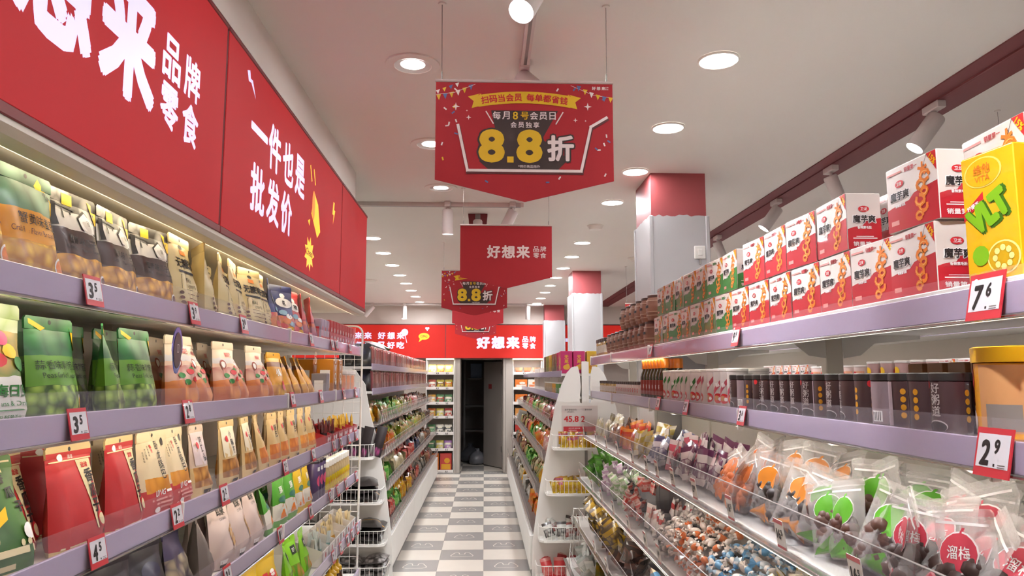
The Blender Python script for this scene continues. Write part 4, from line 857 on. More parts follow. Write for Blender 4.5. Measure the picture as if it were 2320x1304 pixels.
def ptag(price, x, y, z, rz, where, sc=1., slant=-12):
    big, small = price.split('.')
    o = mk('price_tag', tag_mesh(big, small), None, (x, y, z), (R(slant), 0, R(rz)), sc)
    TAGS.append((o, price, where)); return o

# ------------------------------------------------------------------ near left wall shelf
SIDE_L, SIDE_R = 90, -90
LS = [(1.81, -.82), (1.54, -.82), (1.27, -.82), (1.01, -.82), (.70, -.795), (.40, -.795)]
LNAME = ['on the top left shelf', 'on the second left shelf', 'on the third left shelf', 'on the fourth left shelf', 'on the fifth left shelf']
LMOD = [.2, 1.05, 2.1, 3.15, 4.15, 4.94]
LU = empty('wall_shelf_unit', (-1.05, 2.6, 0)); tag(LU, 'long white wall shelf unit under the red lightbox, stocked with snacks', 'shelf unit')
def lpart(b, name, parent=LU): 
    b.v = [(x + 1.05, y - 2.6, z) for x, y, z in b.v]; return b.obj(name, parent)
lpart(MB().box(-1.31, -1.295, .2, 4.95, .0, 2.03, CREAM), 'back_panel')
lpart(MB().box(-1.31, -.80, .2, 4.95, 0, .12, WMETAL), 'plinth')
LEDS = mat('shelf_led', '#ffffff', .4, emit='#fff0d0', es=1.3)
def rail(b_rail, b_guard, b_lip, xf, y0, y1, zc, s, gh=.041):
    """price rail with clear guard; s=+1 front faces +x, -1 faces -x"""
    q = lambda o: xf + s * o
    b_rail.box(min(q(-.006), q(.002)), max(q(-.006), q(.002)), y0, y1, zc - .028, zc + .026, LAV, .0015)
    b_lip.box(min(q(-.008), q(.008)), max(q(-.008), q(.008)), y0, y1, zc - .034, zc - .029, CHROME, .001)
    b_guard.box(min(q(-.004), q(-.001)), max(q(-.004), q(-.001)), y0, y1, zc + .027, zc + .027 + gh, CLEAR)
    b_guard.box(min(q(.006), q(.008)), max(q(.006), q(.008)), y0, y1, zc - .03, zc + .03, CLEAR)
for li, (z, xf) in enumerate(LS):
    for y0, y1 in zip(LMOD, LMOD[1:]):
        sh = lpart(MB().box(-1.295, xf, y0 + .003, y1 - .003, z - .022, z, WMETAL, .002), 'shelf')
        a, g, l = MB(), MB(), MB(); rail(a, g, l, xf, y0 + .004, y1 - .004, z + .004, 1)
        for nm, bb in (('price_rail', a), ('clear_guard', g), ('rail_lip', l)):
            lpart(bb, nm, sh)
        e = MB().box(xf - .01, xf + .009, y1 - .012, y1 - .004, z - .026, z + .036, WMETAL, .002); lpart(e, 'rail_clip', sh)
    if li < 4:
        lpart(MB().box(xf - .04, xf - .030, .25, 4.9, z - .0245, z - .0222, LEDS), 'led_strip')
        area('shelf_lamp', (xf - .034 + 1.05, 0, z - .028), .02, 4.6, 2.4, LU, (0, R(16), 0), (1, .86, .64))
for y in LMOD: lpart(MB().box(-1.30, -1.27, y - .015, y + .015, 0, 2.03, CREAM), 'upright')
gr = MB(); n = 12
arc = [(-.86 + .05 * sin(a), 4.955, 1.93 + .05 * cos(a)) for a in [pi / 2 * i / 5 for i in range(5, -1, -1)]]
gr.tube([(-.81, 4.955, .05)] + arc + [(-1.28, 4.955, 1.98)], .007, WMETAL, 6)
for i in range(7): gr.tube([(-.86 - .065 * i, 4.955, .1), (-.86 - .065 * i, 4.955, 1.97)], .0018, WMETAL, 4)
for i in range(26): gr.tube([(-1.28, 4.955, .15 + .07 * i), (-.81, 4.955, .15 + .07 * i)], .0018, WMETAL, 4)
lpart(gr, 'end_grille')
# kind: (description, category)
DESC = {'bean': ('amber pouch of broad beans', 'pouch'), 'seed': ('brown-white pouch of roasted seeds', 'pouch'), 'sugar': ('cream pouch with bold black lettering', 'pouch'),
        'navy': ('navy candy pouch', 'pouch'), 'pink': ('red-pink candy pouch', 'pouch'), 'redbox': ('small red carton', 'carton'), 'lilacbox': ('small lilac carton', 'carton'),
        'mixed': ('white pouch of mixed beans', 'pouch'), 'pea': ('dark green pouch of garlic peas', 'pouch'), 'snow': ('cream rice-crust pouch', 'pouch'),
        'yellow': ('shiny yellow snack pouch', 'pouch'), 'orangebox': ('tall orange carton', 'carton'), 'greybox': ('silver-grey carton', 'carton'), 'cleartub': ('clear tub with orange contents', 'tub'),
        'melon': ('red bag of sunflower seeds', 'bag'), 'gmelon': ('green bag of sunflower seeds', 'bag'), 'crust': ('cream and red crust-snack pouch', 'pouch'), 'catear': ('slim lilac-fronted kraft pouch', 'pouch'),
        'twist': ('kraft pouch of fried dough twists', 'pouch'), 'chip': ('slim kraft pouch of chips', 'pouch'), 'chip2': ('kraft pouch of pumpkin chips', 'pouch'), 'dark': ('dark navy snack pouch', 'pouch'),
        'darkgold': ('shiny silver-gold snack pouch', 'pouch'), 'ear': ('pale mauve pouch of striped crisps', 'pouch'), 'graybag': ('plain dark grey pouch', 'pouch'), 'gbean': ('green cracker pouch', 'pouch'),
        'ybean': ('yellow cracker pouch', 'pouch'), 'olive': ('golden yellow snack pouch', 'pouch'), 'lime': ('bright lime green snack pouch', 'pouch'), 'sauce': ('yellow-labelled sauce bottle', 'bottle'),
        'squeeze': ('brown squeeze bottle with yellow nozzle', 'bottle'), 'tube': ('purple snack tube', 'tube'), 'kred': ('red and white konjac carton', 'carton'), 'kgreen': ('green and white konjac carton', 'carton'),
        'vlt': ('yellow lemon tea carton', 'carton'), 'porridge': ('dark brown porridge can', 'can'), 'wcan_g': ('white can with green band', 'can'), 'wcan_r': ('white can with rose band', 'can'), 'yjar': ('large yellow lidded tub', 'tub'),
        'tub': ('brown wood-print tub', 'tub'), 'obottle': ('orange-capped dark bottle', 'bottle'), 'jar': ('small amber jar', 'jar'), 'jar2': ('small white-labelled sauce jar', 'jar'), 'cup': ('red and yellow paper cup', 'cup')}
PT = {'bean': .07, 'redbox': .06, 'orangebox': .09}
def put(kind, x, y, z, face, where, yaw=0., lean=0., sc=1., frm='the front'):
    jx = RND.uniform(-2, 2)
    o = copies(K[kind], (x, y, z), (R(lean), 0, R(face + yaw + jx * .4)), sc)
    d, c = DESC[kind]; STOCK.setdefault(where.replace(' upper tier', ''), []).append((y, abs(x), d)); return reg(o, d, where, c, frm=frm)
def left(level, kind, y, yaw=0, lean=-6, dx=0., sc=1., z=0.):
    zs, xf = LS[level]; return put(kind, xf - .062 + dx, y, zs + .002 + z, SIDE_L, LNAME[level], yaw, lean, sc)
for y, yaw in ((.98, 0), (1.16, -4), (1.285, 3)): left(0, 'bean', y, yaw) if y != 1.16 else None
for y, yaw in ((.80, 0),): left(0, 'bean', y, yaw)
left(0, 'bean', 1.45, 0)
for y, yaw in ((1.615, -3), (1.795, 4), (1.985, -8)): left(0, 'seed', y, yaw)
for y in (1.62, 1.80, 1.99): left(0, 'seed', y, 5, -3, -.10)
for y, yaw in ((2.16, 4), (2.31, 34), (2.50, 16), (2.62, 10), (2.80, -10), (2.93, 6)): left(0, 'sugar', y, yaw, -3)
for y in (2.25, 2.45, 2.7, 2.88): left(0, 'sugar', y, 8, -3, -.12)
for y, yaw in ((3.10, 14), (3.27, -20)): left(0, 'navy', y, yaw)
for y, yaw in ((3.46, -8), (3.62, 20), (3.78, 24)): left(0, 'pink', y, yaw)
for y in (3.4, 3.6): left(0, 'navy', y, 8, -3, -.12)
for i in range(3): left(0, 'lilacbox', 3.93 + .07 * i, 0, 0)
for i in range(9): left(0, 'redbox', 4.16 + .086 * i, 0, 0)
left(1, 'mixed', 1.36, 0, -4); left(1, 'mixed', 1.15, 0, -4); left(1, 'mixed', .95, 0, -4)
left(1, 'pea', 1.565, -2); left(1, 'pea', 1.79, 26); left(1, 'pea', 1.94, 0)
for y in (1.6, 1.8, 1.98): left(1, 'pea', y, 5, -3, -.10)
for y, yaw, ln in ((2.20, -4, -4), (2.36, 10, -14), (2.58, -6, -5), (2.73, 14, -14), (2.92, -4, -5), (3.05, 16, -12)): left(1, 'snow', y, yaw, ln)
for y in (2.12, 2.32, 2.5, 2.7, 2.88): left(1, 'snow', y, 8, -3, -.12)
for y, yaw, ln in ((3.20, -5, -6), (3.36, 15, -10), (3.52, 22, -18), (3.68, 20, -18), (3.80, 18, -20)): left(1, 'yellow', y, yaw, ln)
for y in (3.3, 3.5, 3.7): left(1, 'yellow', y, 8, -3, -.12)
left(1, 'greybox', 4.05, 0, 0, .0); left(1, 'orangebox', 4.22, 0, 0); left(1, 'orangebox', 4.37, 0, 0); left(1, 'orangebox', 4.30, 0, 0, -.13); left(1, 'cleartub', 4.55, 0, 0); left(1, 'cleartub', 4.70, 0, 0); left(1, 'cleartub', 4.84, 0, 0)
left(2, 'gmelon', 1.20, -8, -14); left(2, 'gmelon', 1.42, -10, -16); left(2, 'melon', 1.55, 6, -8, -.06); left(2, 'melon', 1.68, -3, -7); left(2, 'melon', 1.60, 2, -6, -.13)
left(2, 'melon', 1.885, 4, -4); left(2, 'melon', 1.80, -30, -10, -.10)
left(2, 'crust', 2.06, 0, -4); left(2, 'crust', 2.21, 5, -6); left(2, 'crust', 2.02, 4, -3, -.1)
left(2, 'catear', 2.385, 0); left(2, 'catear', 2.40, 8, -4, -.1); left(2, 'twist', 2.64, 0, -4); left(2, 'twist', 2.62, 8, -4, -.1); left(2, 'twist', 2.85, 8, -5)
for y, yaw in ((3.03, 12), (3.19, -4), (3.33, 4), (3.50, -3)): left(2, 'chip', y, yaw, -9 if y < 3.1 else -4)
for y in (3.68, 3.84): left(2, 'chip2', y, 0, -4)
for y in (3.1, 3.28, 3.45, 3.6, 3.76): left(2, 'chip', y, 6, -3, -.1)
for y in (1.50, 1.70): left(3, 'dark', y, 4, -6)
for y in (1.88, 2.06): left(3, 'dark', y, -6, -8)
left(3, 'darkgold', 2.25, 8, -8); left(3, 'graybag', 2.42, 24, -6); left(3, 'graybag', 2.30, 0, -3, -.12)
for y, yaw in ((2.62, -2), (2.79, 4), (2.95, 4)): left(3, 'ear', y, yaw, -8)
for y in (2.65, 2.85): left(3, 'ear', y, 6, -3, -.1)
left(3, 'gbean', 3.15, 20, -14); left(3, 'gbean', 3.32, 0, -4); left(3, 'gbean', 3.49, 0, -4); left(3, 'gbean', 3.4, 0, -3, -.1); left(3, 'ybean', 3.64, 0, -3); left(3, 'ybean', 3.79, 4, -3)
for i in range(3): left(3, 'tube', 3.94 + .075 * i, 0, 0)
for i in range(10): left(3, 'sauce', 4.22 + .068 * i, 0, 0, .0)
for i in range(6): left(3, 'sauce', 4.24 + .068 * i, 0, 0, -.08)
for y in (2.5, 2.7): left(4, 'olive', y, 5, -6)
for y, yaw in ((2.92, 0), (3.13, -6)): left(4, 'olive', y, yaw, -8)
for y, yaw in ((3.02, 0), (3.18, 8), (3.34, 4)): left(4, 'lime', y, yaw, -4, -.10, 1.12)
for y, yaw, ln in ((3.42, 15, -8), (3.56, -8, -12), (3.72, 6, -8)): left(4, 'lime', y, yaw, ln)
# ---- open display boxes with packets
def display_box(y, level, colr, word, pm, lab, n=6, w=.15, h=.085, dx=0., z=0., idx=0):
    zs, xf = LS[level]; body = mat('display_' + colr, colr, .45)
    b = MB(); d = .14; t = .002
    b.box(-w / 2, w / 2, -d / 2, d / 2, 0, t, body); b.box(-w / 2, w / 2, d / 2 - t, d / 2, 0, h * 1.25, body)
    for s in (-1, 1): b.prism([(-d / 2, 0), (d / 2, 0), (d / 2, h * 1.25), (-d / 2, h * .75)], s * (w / 2) - (t if s > 0 else 0), s * (w / 2) + (t if s < 0 else 0), body, 'x')
    o = b.obj('display_box', None, (xf - .075 + dx, y, zs + .002 + z), (0, 0, R(90))); reg(o, lab, LNAME[level], 'display box'); STOCK.setdefault(LNAME[level], []).append((y, .9, lab.split(' of ')[0]))
    f = MB().box(-w / 2, w / 2, -d / 2, -d / 2 + t, 0, h * .75, body); fn = lambda x, q: (x, -d / 2 - .0006, q)
    f.rect(-w * .4, w * .4, h * .12, h * .3, fn, WHT)
    for s in (-1, 1): f.oval(s * w * .2, h * .5, w * .09, h * .16, fn, WHT, 10)
    f.text(word, h * .25, 0, h * .48, fn, WHT if colr != '#d6d0cc' else PRED, bold=.03); f.obj('front_flap', o)
    for i in range(n):
        p = mk('snack_stick', pm, None, (xf - .075 + dx + RND.uniform(-.04, .04), y - w * .38 + w * .76 * i / (n - 1), zs + .012 + z), (R(RND.uniform(-10, 6)), R(RND.uniform(-8, 8)), R(90 + RND.uniform(-15, 15))))
        tag(p, 'slim packet in the %s %s' % (ORD[idx], lab), 'packet', 'packets in the %s %s' % (ORD[idx], lab))
def mini(name, w, h, t, bands, pats=(), seed=1, nu=4, nv=5): return pouch(name, w, h, t, pkg('film_' + name + str(seed), bands, pats, rough=.25, coat=.5), seed, None, pillow=True, crump=.003, nu=nu, nv=nv)[1]
STK = {'black': mini('snack_stick', .035, .13, .018, [(0, '#3a2a2a'), (.5, '#6a2a2a')], seed=31), 'gold': mini('snack_stick', .035, .13, .018, [(0, '#b8862a'), (.6, '#d8ac3a')], seed=32),
       'teal': mini('snack_stick', .05, .12, .014, [(0, '#7a9a94'), (.5, '#c4ccc8')], seed=33), 'amber': mini('snack_stick', .05, .12, .014, [(0, '#c8902c'), (.5, '#d8c49a')], seed=34)}
def fix_label(o): pass
DB = [(4.05, 2, '#b3262c', '牛', 'black', 'red display box of dark snack sticks'), (4.21, 2, '#b3262c', '牛', 'black', 'red display box of dark snack sticks'),
      (4.37, 2, '#b3262c', '鸡', 'gold', 'red display box of golden snack sticks'), (4.53, 2, '#b3262c', '鸡', 'gold', 'red display box of golden snack sticks'), (4.69, 2, '#b3262c', '鸡', 'gold', 'red display box of golden snack sticks'), (4.85, 2, '#b3262c', '鸡', 'gold', 'red display box of golden snack sticks'),
      (3.92, 4, '#d6d0cc', '酥', 'teal', 'white display box of teal packets'), (4.08, 4, '#d6d0cc', '酥', 'teal', 'white display box of teal packets'), (4.24, 4, '#d6d0cc', '饼', 'amber', 'white display box of amber packets'), (4.40, 4, '#d6d0cc', '饼', 'amber', 'white display box of amber packets'), (4.56, 4, '#d6d0cc', '饼', 'amber', 'white display box of amber packets'), (4.72, 4, '#d6d0cc', '饼', 'amber', 'white display box of amber packets')]
seen = {}
for (y, lv, c, wd, pm, lab) in DB:
    k = seen.setdefault((lv, lab), 0); seen[(lv, lab)] += 1
    display_box(y, lv, c, wd, STK[pm], lab, w=.145, h=.085 if lv == 2 else .10, idx=k)
for y in (4.30, 4.46, 4.62): 
    zs, xf = LS[4]
for i in range(4): put('squeeze', LS[5][1] - .06, 4.3 + .075 * i, LS[5][0] + .002, SIDE_L, 'on the sixth left shelf')
PKP = mini('candy_pack', .11, .17, .05, [(0, '#d8a8b0'), (.5, '#c8486a')], seed=41)
for i in range(6): reg(mk('candy_pack', PKP, None, (LS[5][1] - .06, 3.45 + .13 * i, LS[5][0] + .002), (R(-6), 0, R(90 + RND.uniform(-15, 15)))), 'pink candy pack', 'on the sixth left shelf', 'pack')
# holographic sticker standing on the pea shelf
hs = tag(MB().prism([(.045 * cos(a) * (1 if sin(a) > -.2 else .8), .06 + .062 * sin(a)) for a in [2 * pi * i / 24 for i in range(24)]], -.001, .001, mat('holo_blue', '#5a68b8', .15, .6)).obj('shelf_wobbler', None, (-.815, 2.0, 1.652), (0, 0, R(96))), 'blue shiny oval shelf sign in front of the pea pouches', 'shelf sign')
MB().oval(0, .06, .034, .048, lambda x, z: (x, -.0018, z), mat('holo_dark', '#2c2a30', .3), 20, 1).line([(-.006, .075), (-.006, .055), (.006, .055), (.006, .075), (-.006, .075)], .0015, lambda x, z: (x, -.0024, z), WHT).obj('dark_disc', hs)
# tags along the left rails
for p, y, lv in (('3.5', 1.552, 0), ('3.9', 2.09, 0), ('3.1', 2.52, 0), ('3.9', 3.5, 0), ('4.9', 3.98, 0), ('4.9', 4.1, 0), ('4.5', 4.5, 0), ('3.5', 1.53, 1), ('2.8', 2.085, 1), ('2.9', 3.2, 1), ('2.9', 3.75, 1), ('7.9', 4.35, 1),
                 ('7.5', 4.75, 1), ('4.5', 1.64, 2), ('2.2', 2.045, 2), ('2.2', 2.405, 2), ('2.2', 3.12, 2), ('2.4', 3.62, 2), ('1.0', 4.1, 2), ('1.0', 4.3, 2), ('1.5', 4.55, 2), ('1.5', 4.8, 2), ('2.8', 2.47, 3), ('1.5', 3.08, 3), ('1.5', 3.6, 3),
                 ('5.5', 4.05, 3), ('5.5', 4.25, 3), ('4.5', 4.5, 3), ('4.5', 4.85, 3), ('2.0', 4.05, 4), ('2.0', 4.25, 4), ('1.9', 4.45, 4), ('1.9', 4.6, 4), ('2.0', 4.78, 4)):
    z, xf = LS[lv]; ptag(p, xf + .0105, y, z + .008, 90, LNAME[lv].replace('shelf', 'rail'), 1.)

# ------------------------------------------------------------------ small wrapped goods and bins
def zipbag(nm, labm, word, conm, seed, w=.14, h=.20, t=.06):
    def f(b, F, w, h):
        b.oval(0, h * .60, w * .32, h * .19, F, WHT, 16); G = lambda x, z: (F(x, z)[0], F(x, z)[1] - .0008, F(x, z)[2]); b.oval(0, h * .60, w * .30, h * .175, G, labm, 16)
        if word: b.text(word, h * .12, 0, h * .60, lambda x, z: (F(x, z)[0], F(x, z)[1] - .0016, F(x, z)[2]), WHT, bold=.01)
        b.rect(-w * .44, w * .44, h * .845, h * .87, F, WHT, 6, 1); b.poly([(-w * .42, 0.004), (w * .42, .004), (w * .40, h * .10), (w * .12, h * .26), (-w * .3, h * .08)], F, labm, 3); b.poly([(-.004, h * .77), (.004, h * .77), (.009, h * .82), (.002, h * .82)], F, labm)
    p = pouch(nm, w, h, t, FILM, seed, f, top=.93, nu=7, nv=9, seal_m=FILM)
    c = MB(); rr = random.Random(seed)
    for i in range(12): c.lathe([(0, -.024), (.018, -.016), (.025, 0), (.019, .014), (0, .022)], conm, 8, (rr.uniform(-.30, .30) * w, rr.uniform(-.012, .0), h * (.14 + .032 * i)), caps=False)
    return (nm, p[1], p[2] + [('contents', c.mesh('contents', 1.0))])
def twist(nm, ma, mb, seed=0, r=.013, l=.022):
    b = MB(); M = Matrix.Rotation(pi / 2, 4, 'Y'); rr = random.Random(seed)
    prof = [(r * .25, -l), (r * .75, -l * .6), (r, -l * .2), (r, l * .2), (r * .75, l * .6), (r * .25, l)]
    b.lathe(prof[1:5], ma, 8, M=M); b.lathe([prof[0], prof[1]], mb, 8, caps=False, M=M); b.lathe([prof[4], prof[5]], mb, 8, caps=False, M=M)
    for s in (-1, 1):
        vs = [(s * l * .95, 0, 0)]; n = 7
        for i in range(n): a = (i / (n - 1) - .5) * 2.2; vs.append((s * (l + r * 1.5 * cos(a)), r * 1.5 * sin(a), r * .35 * (i % 2 * 2 - 1)))
        b.add(vs, [(0, i, i + 1) for i in range(1, n)], mb)
    me = b.mesh(nm, .9); return (nm, me, [])
def sachet(nm, ca, cb, seed, w=.055, h=.085, t=.022, pat=None, nu=4, nv=5):
    return (nm, pouch(nm, w, h, t, pkg('sachet_%s_%s_%d' % (ca, cb, seed), [(0, ca), (.18, cb), (.62, ca if pat is None else pat), (.84, cb)], [(.2, .6, .1, .9, 4.2, ca, cb)], rough=.22, coat=.6), seed, None, pillow=True, crump=.004, nu=nu, nv=nv)[1], [])
CARDW = mat('bin_card', '#cfc8c0', .45); CARDR = mat('bin_card_red', '#b8585a', .45)
BINM = {}
def bin_meshes(w, d, h, plain=False):
    k = (round(w, 3), round(d, 3), round(h, 3), plain)
    if k in BINM: return BINM[k]
    t = .003; b = MB(); b.box(-w / 2, w / 2, -d / 2, d / 2, 0, t, CLEAR).box(-w / 2, w / 2, d / 2 - t, d / 2, 0, h * 1.3, CLEAR)
    if plain: b = MB().box(-w / 2, w / 2, -d / 2, d / 2, 0, t, GREYM).box(-w / 2, w / 2, d / 2 - t, d / 2, 0, h * .6, GREYM)
    for s in () if plain else (-1, 1): b.prism([(-d / 2, 0), (d / 2, 0), (d / 2, h * 1.3), (-d / 2 - .02, h * .95)], s * (w / 2 - t), s * w / 2, CLEAR, 'x')
    f = MB().add([(x, y, z) for x in (-w / 2, w / 2) for (y, z) in ((-d / 2, 0), (-d / 2 - .022, h), (-d / 2 - .018, h), (-d / 2 + .004, 0))], [(0, 1, 5, 4), (3, 7, 6, 2), (1, 2, 6, 5), (0, 4, 7, 3), (0, 3, 2, 1), (4, 5, 6, 7)], CLEAR)
    f.tube([(-w / 2, -d / 2 - .020, h), (w / 2, -d / 2 - .020, h)], .002, mat('bin_edge', '#8f8985', .3), 4)
    BINM[k] = (b.mesh('acrylic_bin'), f.mesh('front_panel')); return BINM[k]
def card_mesh(w, h, price=None):
    k = ('card', w, h, price)
    if k in BINM: return BINM[k]
    b = MB().box(-w / 2, w / 2, -.001, .001, 0, h, CARDW); fn = lambda x, z: (x, -.0014, z); b.rect(-w / 2, w / 2, h * .86, h, fn, CARDR); b.rect(-w / 2, w / 2, 0, h * .10, fn, CARDR)
    if price:
        big, sm = price.split('.'); b.text(big, h * .36, -w * .12, h * .5, fn, INK, w=w * .45, bold=.03); b.text(sm, h * .2, w * .24, h * .58, fn, INK, bold=.03)
    else: b.rect(-w * .3, w * .2, h * .4, h * .7, fn, mat('grey_ink', '#7d7570', .5))
    BINM[k] = b.mesh('price_card'); return BINM[k]
def fill(protos, y0, y1, x0, x1, z0, h, s, mode, n, label, cat, group, size, rr, rise=.11):
    """x0 = front x, x1 = back x"""
    def drop(loc, rot, sc=1., pos=None):
        o = copies(rr.choice(protos), loc, rot, sc); tag(o, label.replace(', ', ', %s ' % pos, 1) if pos else label, cat, group)
    L = y1 - y0; D = abs(x1 - x0); dx = 1 if x1 > x0 else -1
    if mode == 'stand':
        rows = max(1, int(D / (size * 1.15))) if n > 1 else 1; rows = min(rows, 3); per = max(2, n // rows)
        for r_ in range(rows):
            for i in range(per):
                y = y0 + L * (i + .5) / per + rr.uniform(-.1, .1) * L / per
                drop((x0 + dx * (.045 + (r_ + .15) * D / rows * .8), max(y0 + size * .55, min(y1 - size * .55, y)), z0 + .012 + r_ * .03), (R(rr.uniform(-30, -2)), R(rr.uniform(-20, 20)), R((90 if s < 0 else -90) + rr.uniform(-42, 42))), rr.uniform(.92, 1.08), '%s rank %s,' % (('front', 'middle', 'back')[r_], ORD[i]))
    else:
        ny = max(2, int(L / size)); nd = max(1, int(D / size)); nz = max(1, int(h / (size * .62)))
        for i in range(ny):
            for j in range(nd):
                for k in range(nz + 1):
                    if not (k >= nz - (0 if j else 0) or (j == 0)): continue
                    if j == 0 and k == nz and rr.random() < .3: continue
                    zz = z0 + .012 + size * .58 * k + (rise * j / max(1, nd) if k == nz else 0)
                    drop((x0 + dx * (.02 + (j + .5) * (D - .03) / nd + rr.uniform(-.3, .3) * size * .4), y0 + .015 + (L - .03) * (i + .5) / ny + rr.uniform(-.25, .25) * size, zz),
                         (rr.uniform(-.7, .7), rr.uniform(-.7, .7), rr.uniform(0, 6.28)), rr.uniform(.9, 1.15))
BINTAG = [0]
def bin_row(s, where, xf, depth, z0, h, bins, card=True, ncards=1):
    """s=+1 right-hand run facing -x, -1 left-hand run facing +x; bins = (y0,y1,protos,mode,n,description,cat,size,price)"""
    for q, (y0, y1, protos, mode, n, desc, cat, size, price) in enumerate(bins):
        rr = random.Random(int(y0 * 1000) + int(z0 * 100)); w = y1 - y0 - .004; xc = xf + s * depth / 2; yc = (y0 + y1) / 2
        bm, fm = bin_meshes(w, depth, h, ncards > 1); rz = R(-90 if s > 0 else 90)
        o = mk('acrylic_bin', bm, None, (xc, yc, z0), (0, 0, rz)); reg(o, 'clear bin of ' + desc + 's,', where, 'bin', 'clear acrylic bins, ' + where)
        mk('front_panel', fm, o)
        for c in range(ncards):
            cw, chh = (.058, .075) if ncards == 1 else (min(.045, w / ncards * .55), h * .8)
            xx = (.5 - (c + .5) / ncards) * -w if ncards > 1 else (w * .5 - .045) * (-1 if s > 0 else 1)
            mk('price_card', card_mesh(cw, chh, price if c == 0 else None), o, (xx, -depth / 2 - .018, .004), (R(8), 0, 0))
        g = '%ss, %s, %s bin' % (desc, where, ORD[q])
        fill(protos, y0 + .008, y1 - .008, xf + s * .012, xf + s * (depth - .02), z0 + .004, h * 1.02, s, mode, n, '%s, %s bin of %s' % (desc, ORD[q], where), cat, g, size, rr)

# ------------------------------------------------------------------ near right gondola
GX = 1.19
RG = empty('gondola_shelf', (GX, 3.4, 0)); tag(RG, 'white double-sided gondola on the right with two shelves above bins', 'shelf unit')
def rpart(b, name, parent=RG): b.v = [(x - GX, y - 3.4, z) for x, y, z in b.v]; return b.obj(name, parent)
RTOP, RMID = 1.805, 1.530; RX = .86; RY0, RY1 = .35, 5.95
RMOD = [.35, 1.25, 2.5, 3.85, 5.0, 5.95]
rpart(MB().box(GX - .02, GX + .02, RY0, 4.40, .1, 1.44, CREAM).box(GX - .02, GX + .02, 4.91, RY1, .1, 1.44, CREAM), 'back_panel')
for y in (1.25, 2.5, 3.85, 5.2, 5.93):
    rpart(MB().box(GX - .03, GX + .03, y - .02, y + .02, 0, 1.785, CREAM, .003), 'upright')
    for sd in (-1, 1):
        for zz in (RTOP, RMID):
            b = MB().prism([(GX + sd * .03, zz - .02), (GX + sd * .30, zz - .02), (GX + sd * .30, zz - .035), (GX + sd * .14, zz - .05), (GX + sd * .09, zz - .09), (GX + sd * .03, zz - .10)], y - .022, y - .018, WMETAL, 'y'); rpart(b, 'bracket')
for li, z in enumerate((RTOP, RMID)):
    for y0, y1 in zip(RMOD, RMOD[1:]):
        b = MB()
        if y0 < 4.43 < y1: b.box(RX, 1.01, y0 + .003, y1 - .003, z - .022, z, WMETAL, .002).box(1.01, GX + .33, y0 + .003, 4.41, z - .022, z, WMETAL, .002).box(1.01, GX + .33, 4.9, y1 - .003, z - .022, z, WMETAL, .002)
        else: b.box(RX, GX + .33, y0 + .003, y1 - .003, z - .022, z, WMETAL, .002)
        sh = rpart(b, 'shelf'); a, g, l = MB(), MB(), MB(); rail(a, g, l, RX, y0 + .004, y1 - .004, z - (.034 if li == 0 else .018), -1, .024 if li == 0 else .034)
        for nm, bb in (('price_rail', a), ('clear_guard', g), ('rail_lip', l)): rpart(bb, nm, sh)
        rpart(MB().box(RX - .009, RX + .01, y1 - .012, y1 - .004, z - .064, z + .004, WMETAL, .002), 'rail_clip', sh)
    for y in (1.35, 1.9, 2.6, 3.5):
        hk = MB().tube([(RX + .04 + .03 * cos(a), y, z - .042 + .02 * sin(a)) for a in [2 * pi * i / 10 for i in range(9)]], .0025, WMETAL, 5); rpart(hk, 'hook')
for z in (1.19, .872, .572, .262):
    rpart(MB().box({1.19: .80, .872: .75, .572: .70, .262: .64}[z], GX - .02, RY0, 5.9, z - .016, z, WMETAL, .002), 'bin_shelf')
    rpart(MB().box({1.19: .775, .872: .725, .572: .675, .262: .615}[z], {1.19: .80, .872: .75, .572: .70, .262: .64}[z], RY0, 5.9, z - .014, z - .004, CHROME, .002), 'shelf_lip')
rpart(MB().box(.64, GX, RY0, 5.9, 0, .2, WMETAL), 'plinth')
LEDR = mat('gondola_led', '#ffffff', .4, emit='#fff4e2', es=1.3)
for (x, z, pw) in ((RX + .03, RTOP - .066, 2.2), (RX + .03, RMID - .052, 3.2), (.785, 1.172, 3.0), (.735, .854, 2.4)):
    rpart(MB().box(x - .006, x + .006, RY0 + .05, 5.85, z, z + .004, LEDR), 'led_strip')
    area('gondola_lamp', (x - GX, -.3, z - .003), .015, 5.0, pw, RG, (0, R(-16), 0), (1, .93, .82))
RN = ['on the top right shelf', 'on the middle right shelf']
def right(kind, y, lvl, z=0., dx=0., yaw=0., sc=1., lean=0): return put(kind, RX + .055 + dx, y, (RTOP, RMID)[lvl] + .002 + z, SIDE_R, RN[lvl] + (' upper tier' if z > .05 else ''), yaw, lean, sc)
right('vlt', 1.23, 0, 0, -.005, 8); right('vlt', 1.09, 0, 0, 0.02, 3); right('vlt', .96, 0, 0, 0.02)
ys = [1.285, 1.485, 1.65, 1.825, 2.0, 2.175, 2.35, 2.525]
for i, y in enumerate(ys): right('kred', y, 0, 0, .015 + (.045 if i == 0 else 0), (4, -2, 2, -1, 1, -2, 1, 0)[i])
for i, y in enumerate((1.30, 1.475, 1.83, 2.02, 2.20, 2.385)): right('kred', y, 0, .143, .015 + (.06 if i == 0 else 0), (-3, 2, -2, 3, -1, 2)[i], 1.08 if i == 0 else 1.0)
for i, y in enumerate((1.55, 1.73, 2.1, 2.3)): right('kred', y, 0, .143, .12, 0)
for i in range(6): right('kred', 1.5 + .18 * i, 0, 0, .12, 0)
for i in range(7): right('kgreen', 2.70 + .174 * i, 0, 0, .015, (3, -3, 2, -2, 8, -3, 0)[i])
for i in range(7): right('kgreen', 2.62 + .174 * i, 0, .143, .015, (-2, 3, -1, 2, -3, 1, 0)[i])
for i in range(5): right('kgreen', 2.75 + .18 * i, 0, 0, .12, 0)
for i in range(9): right('tub', 3.98 + .155 * i, 0, 0, .022)
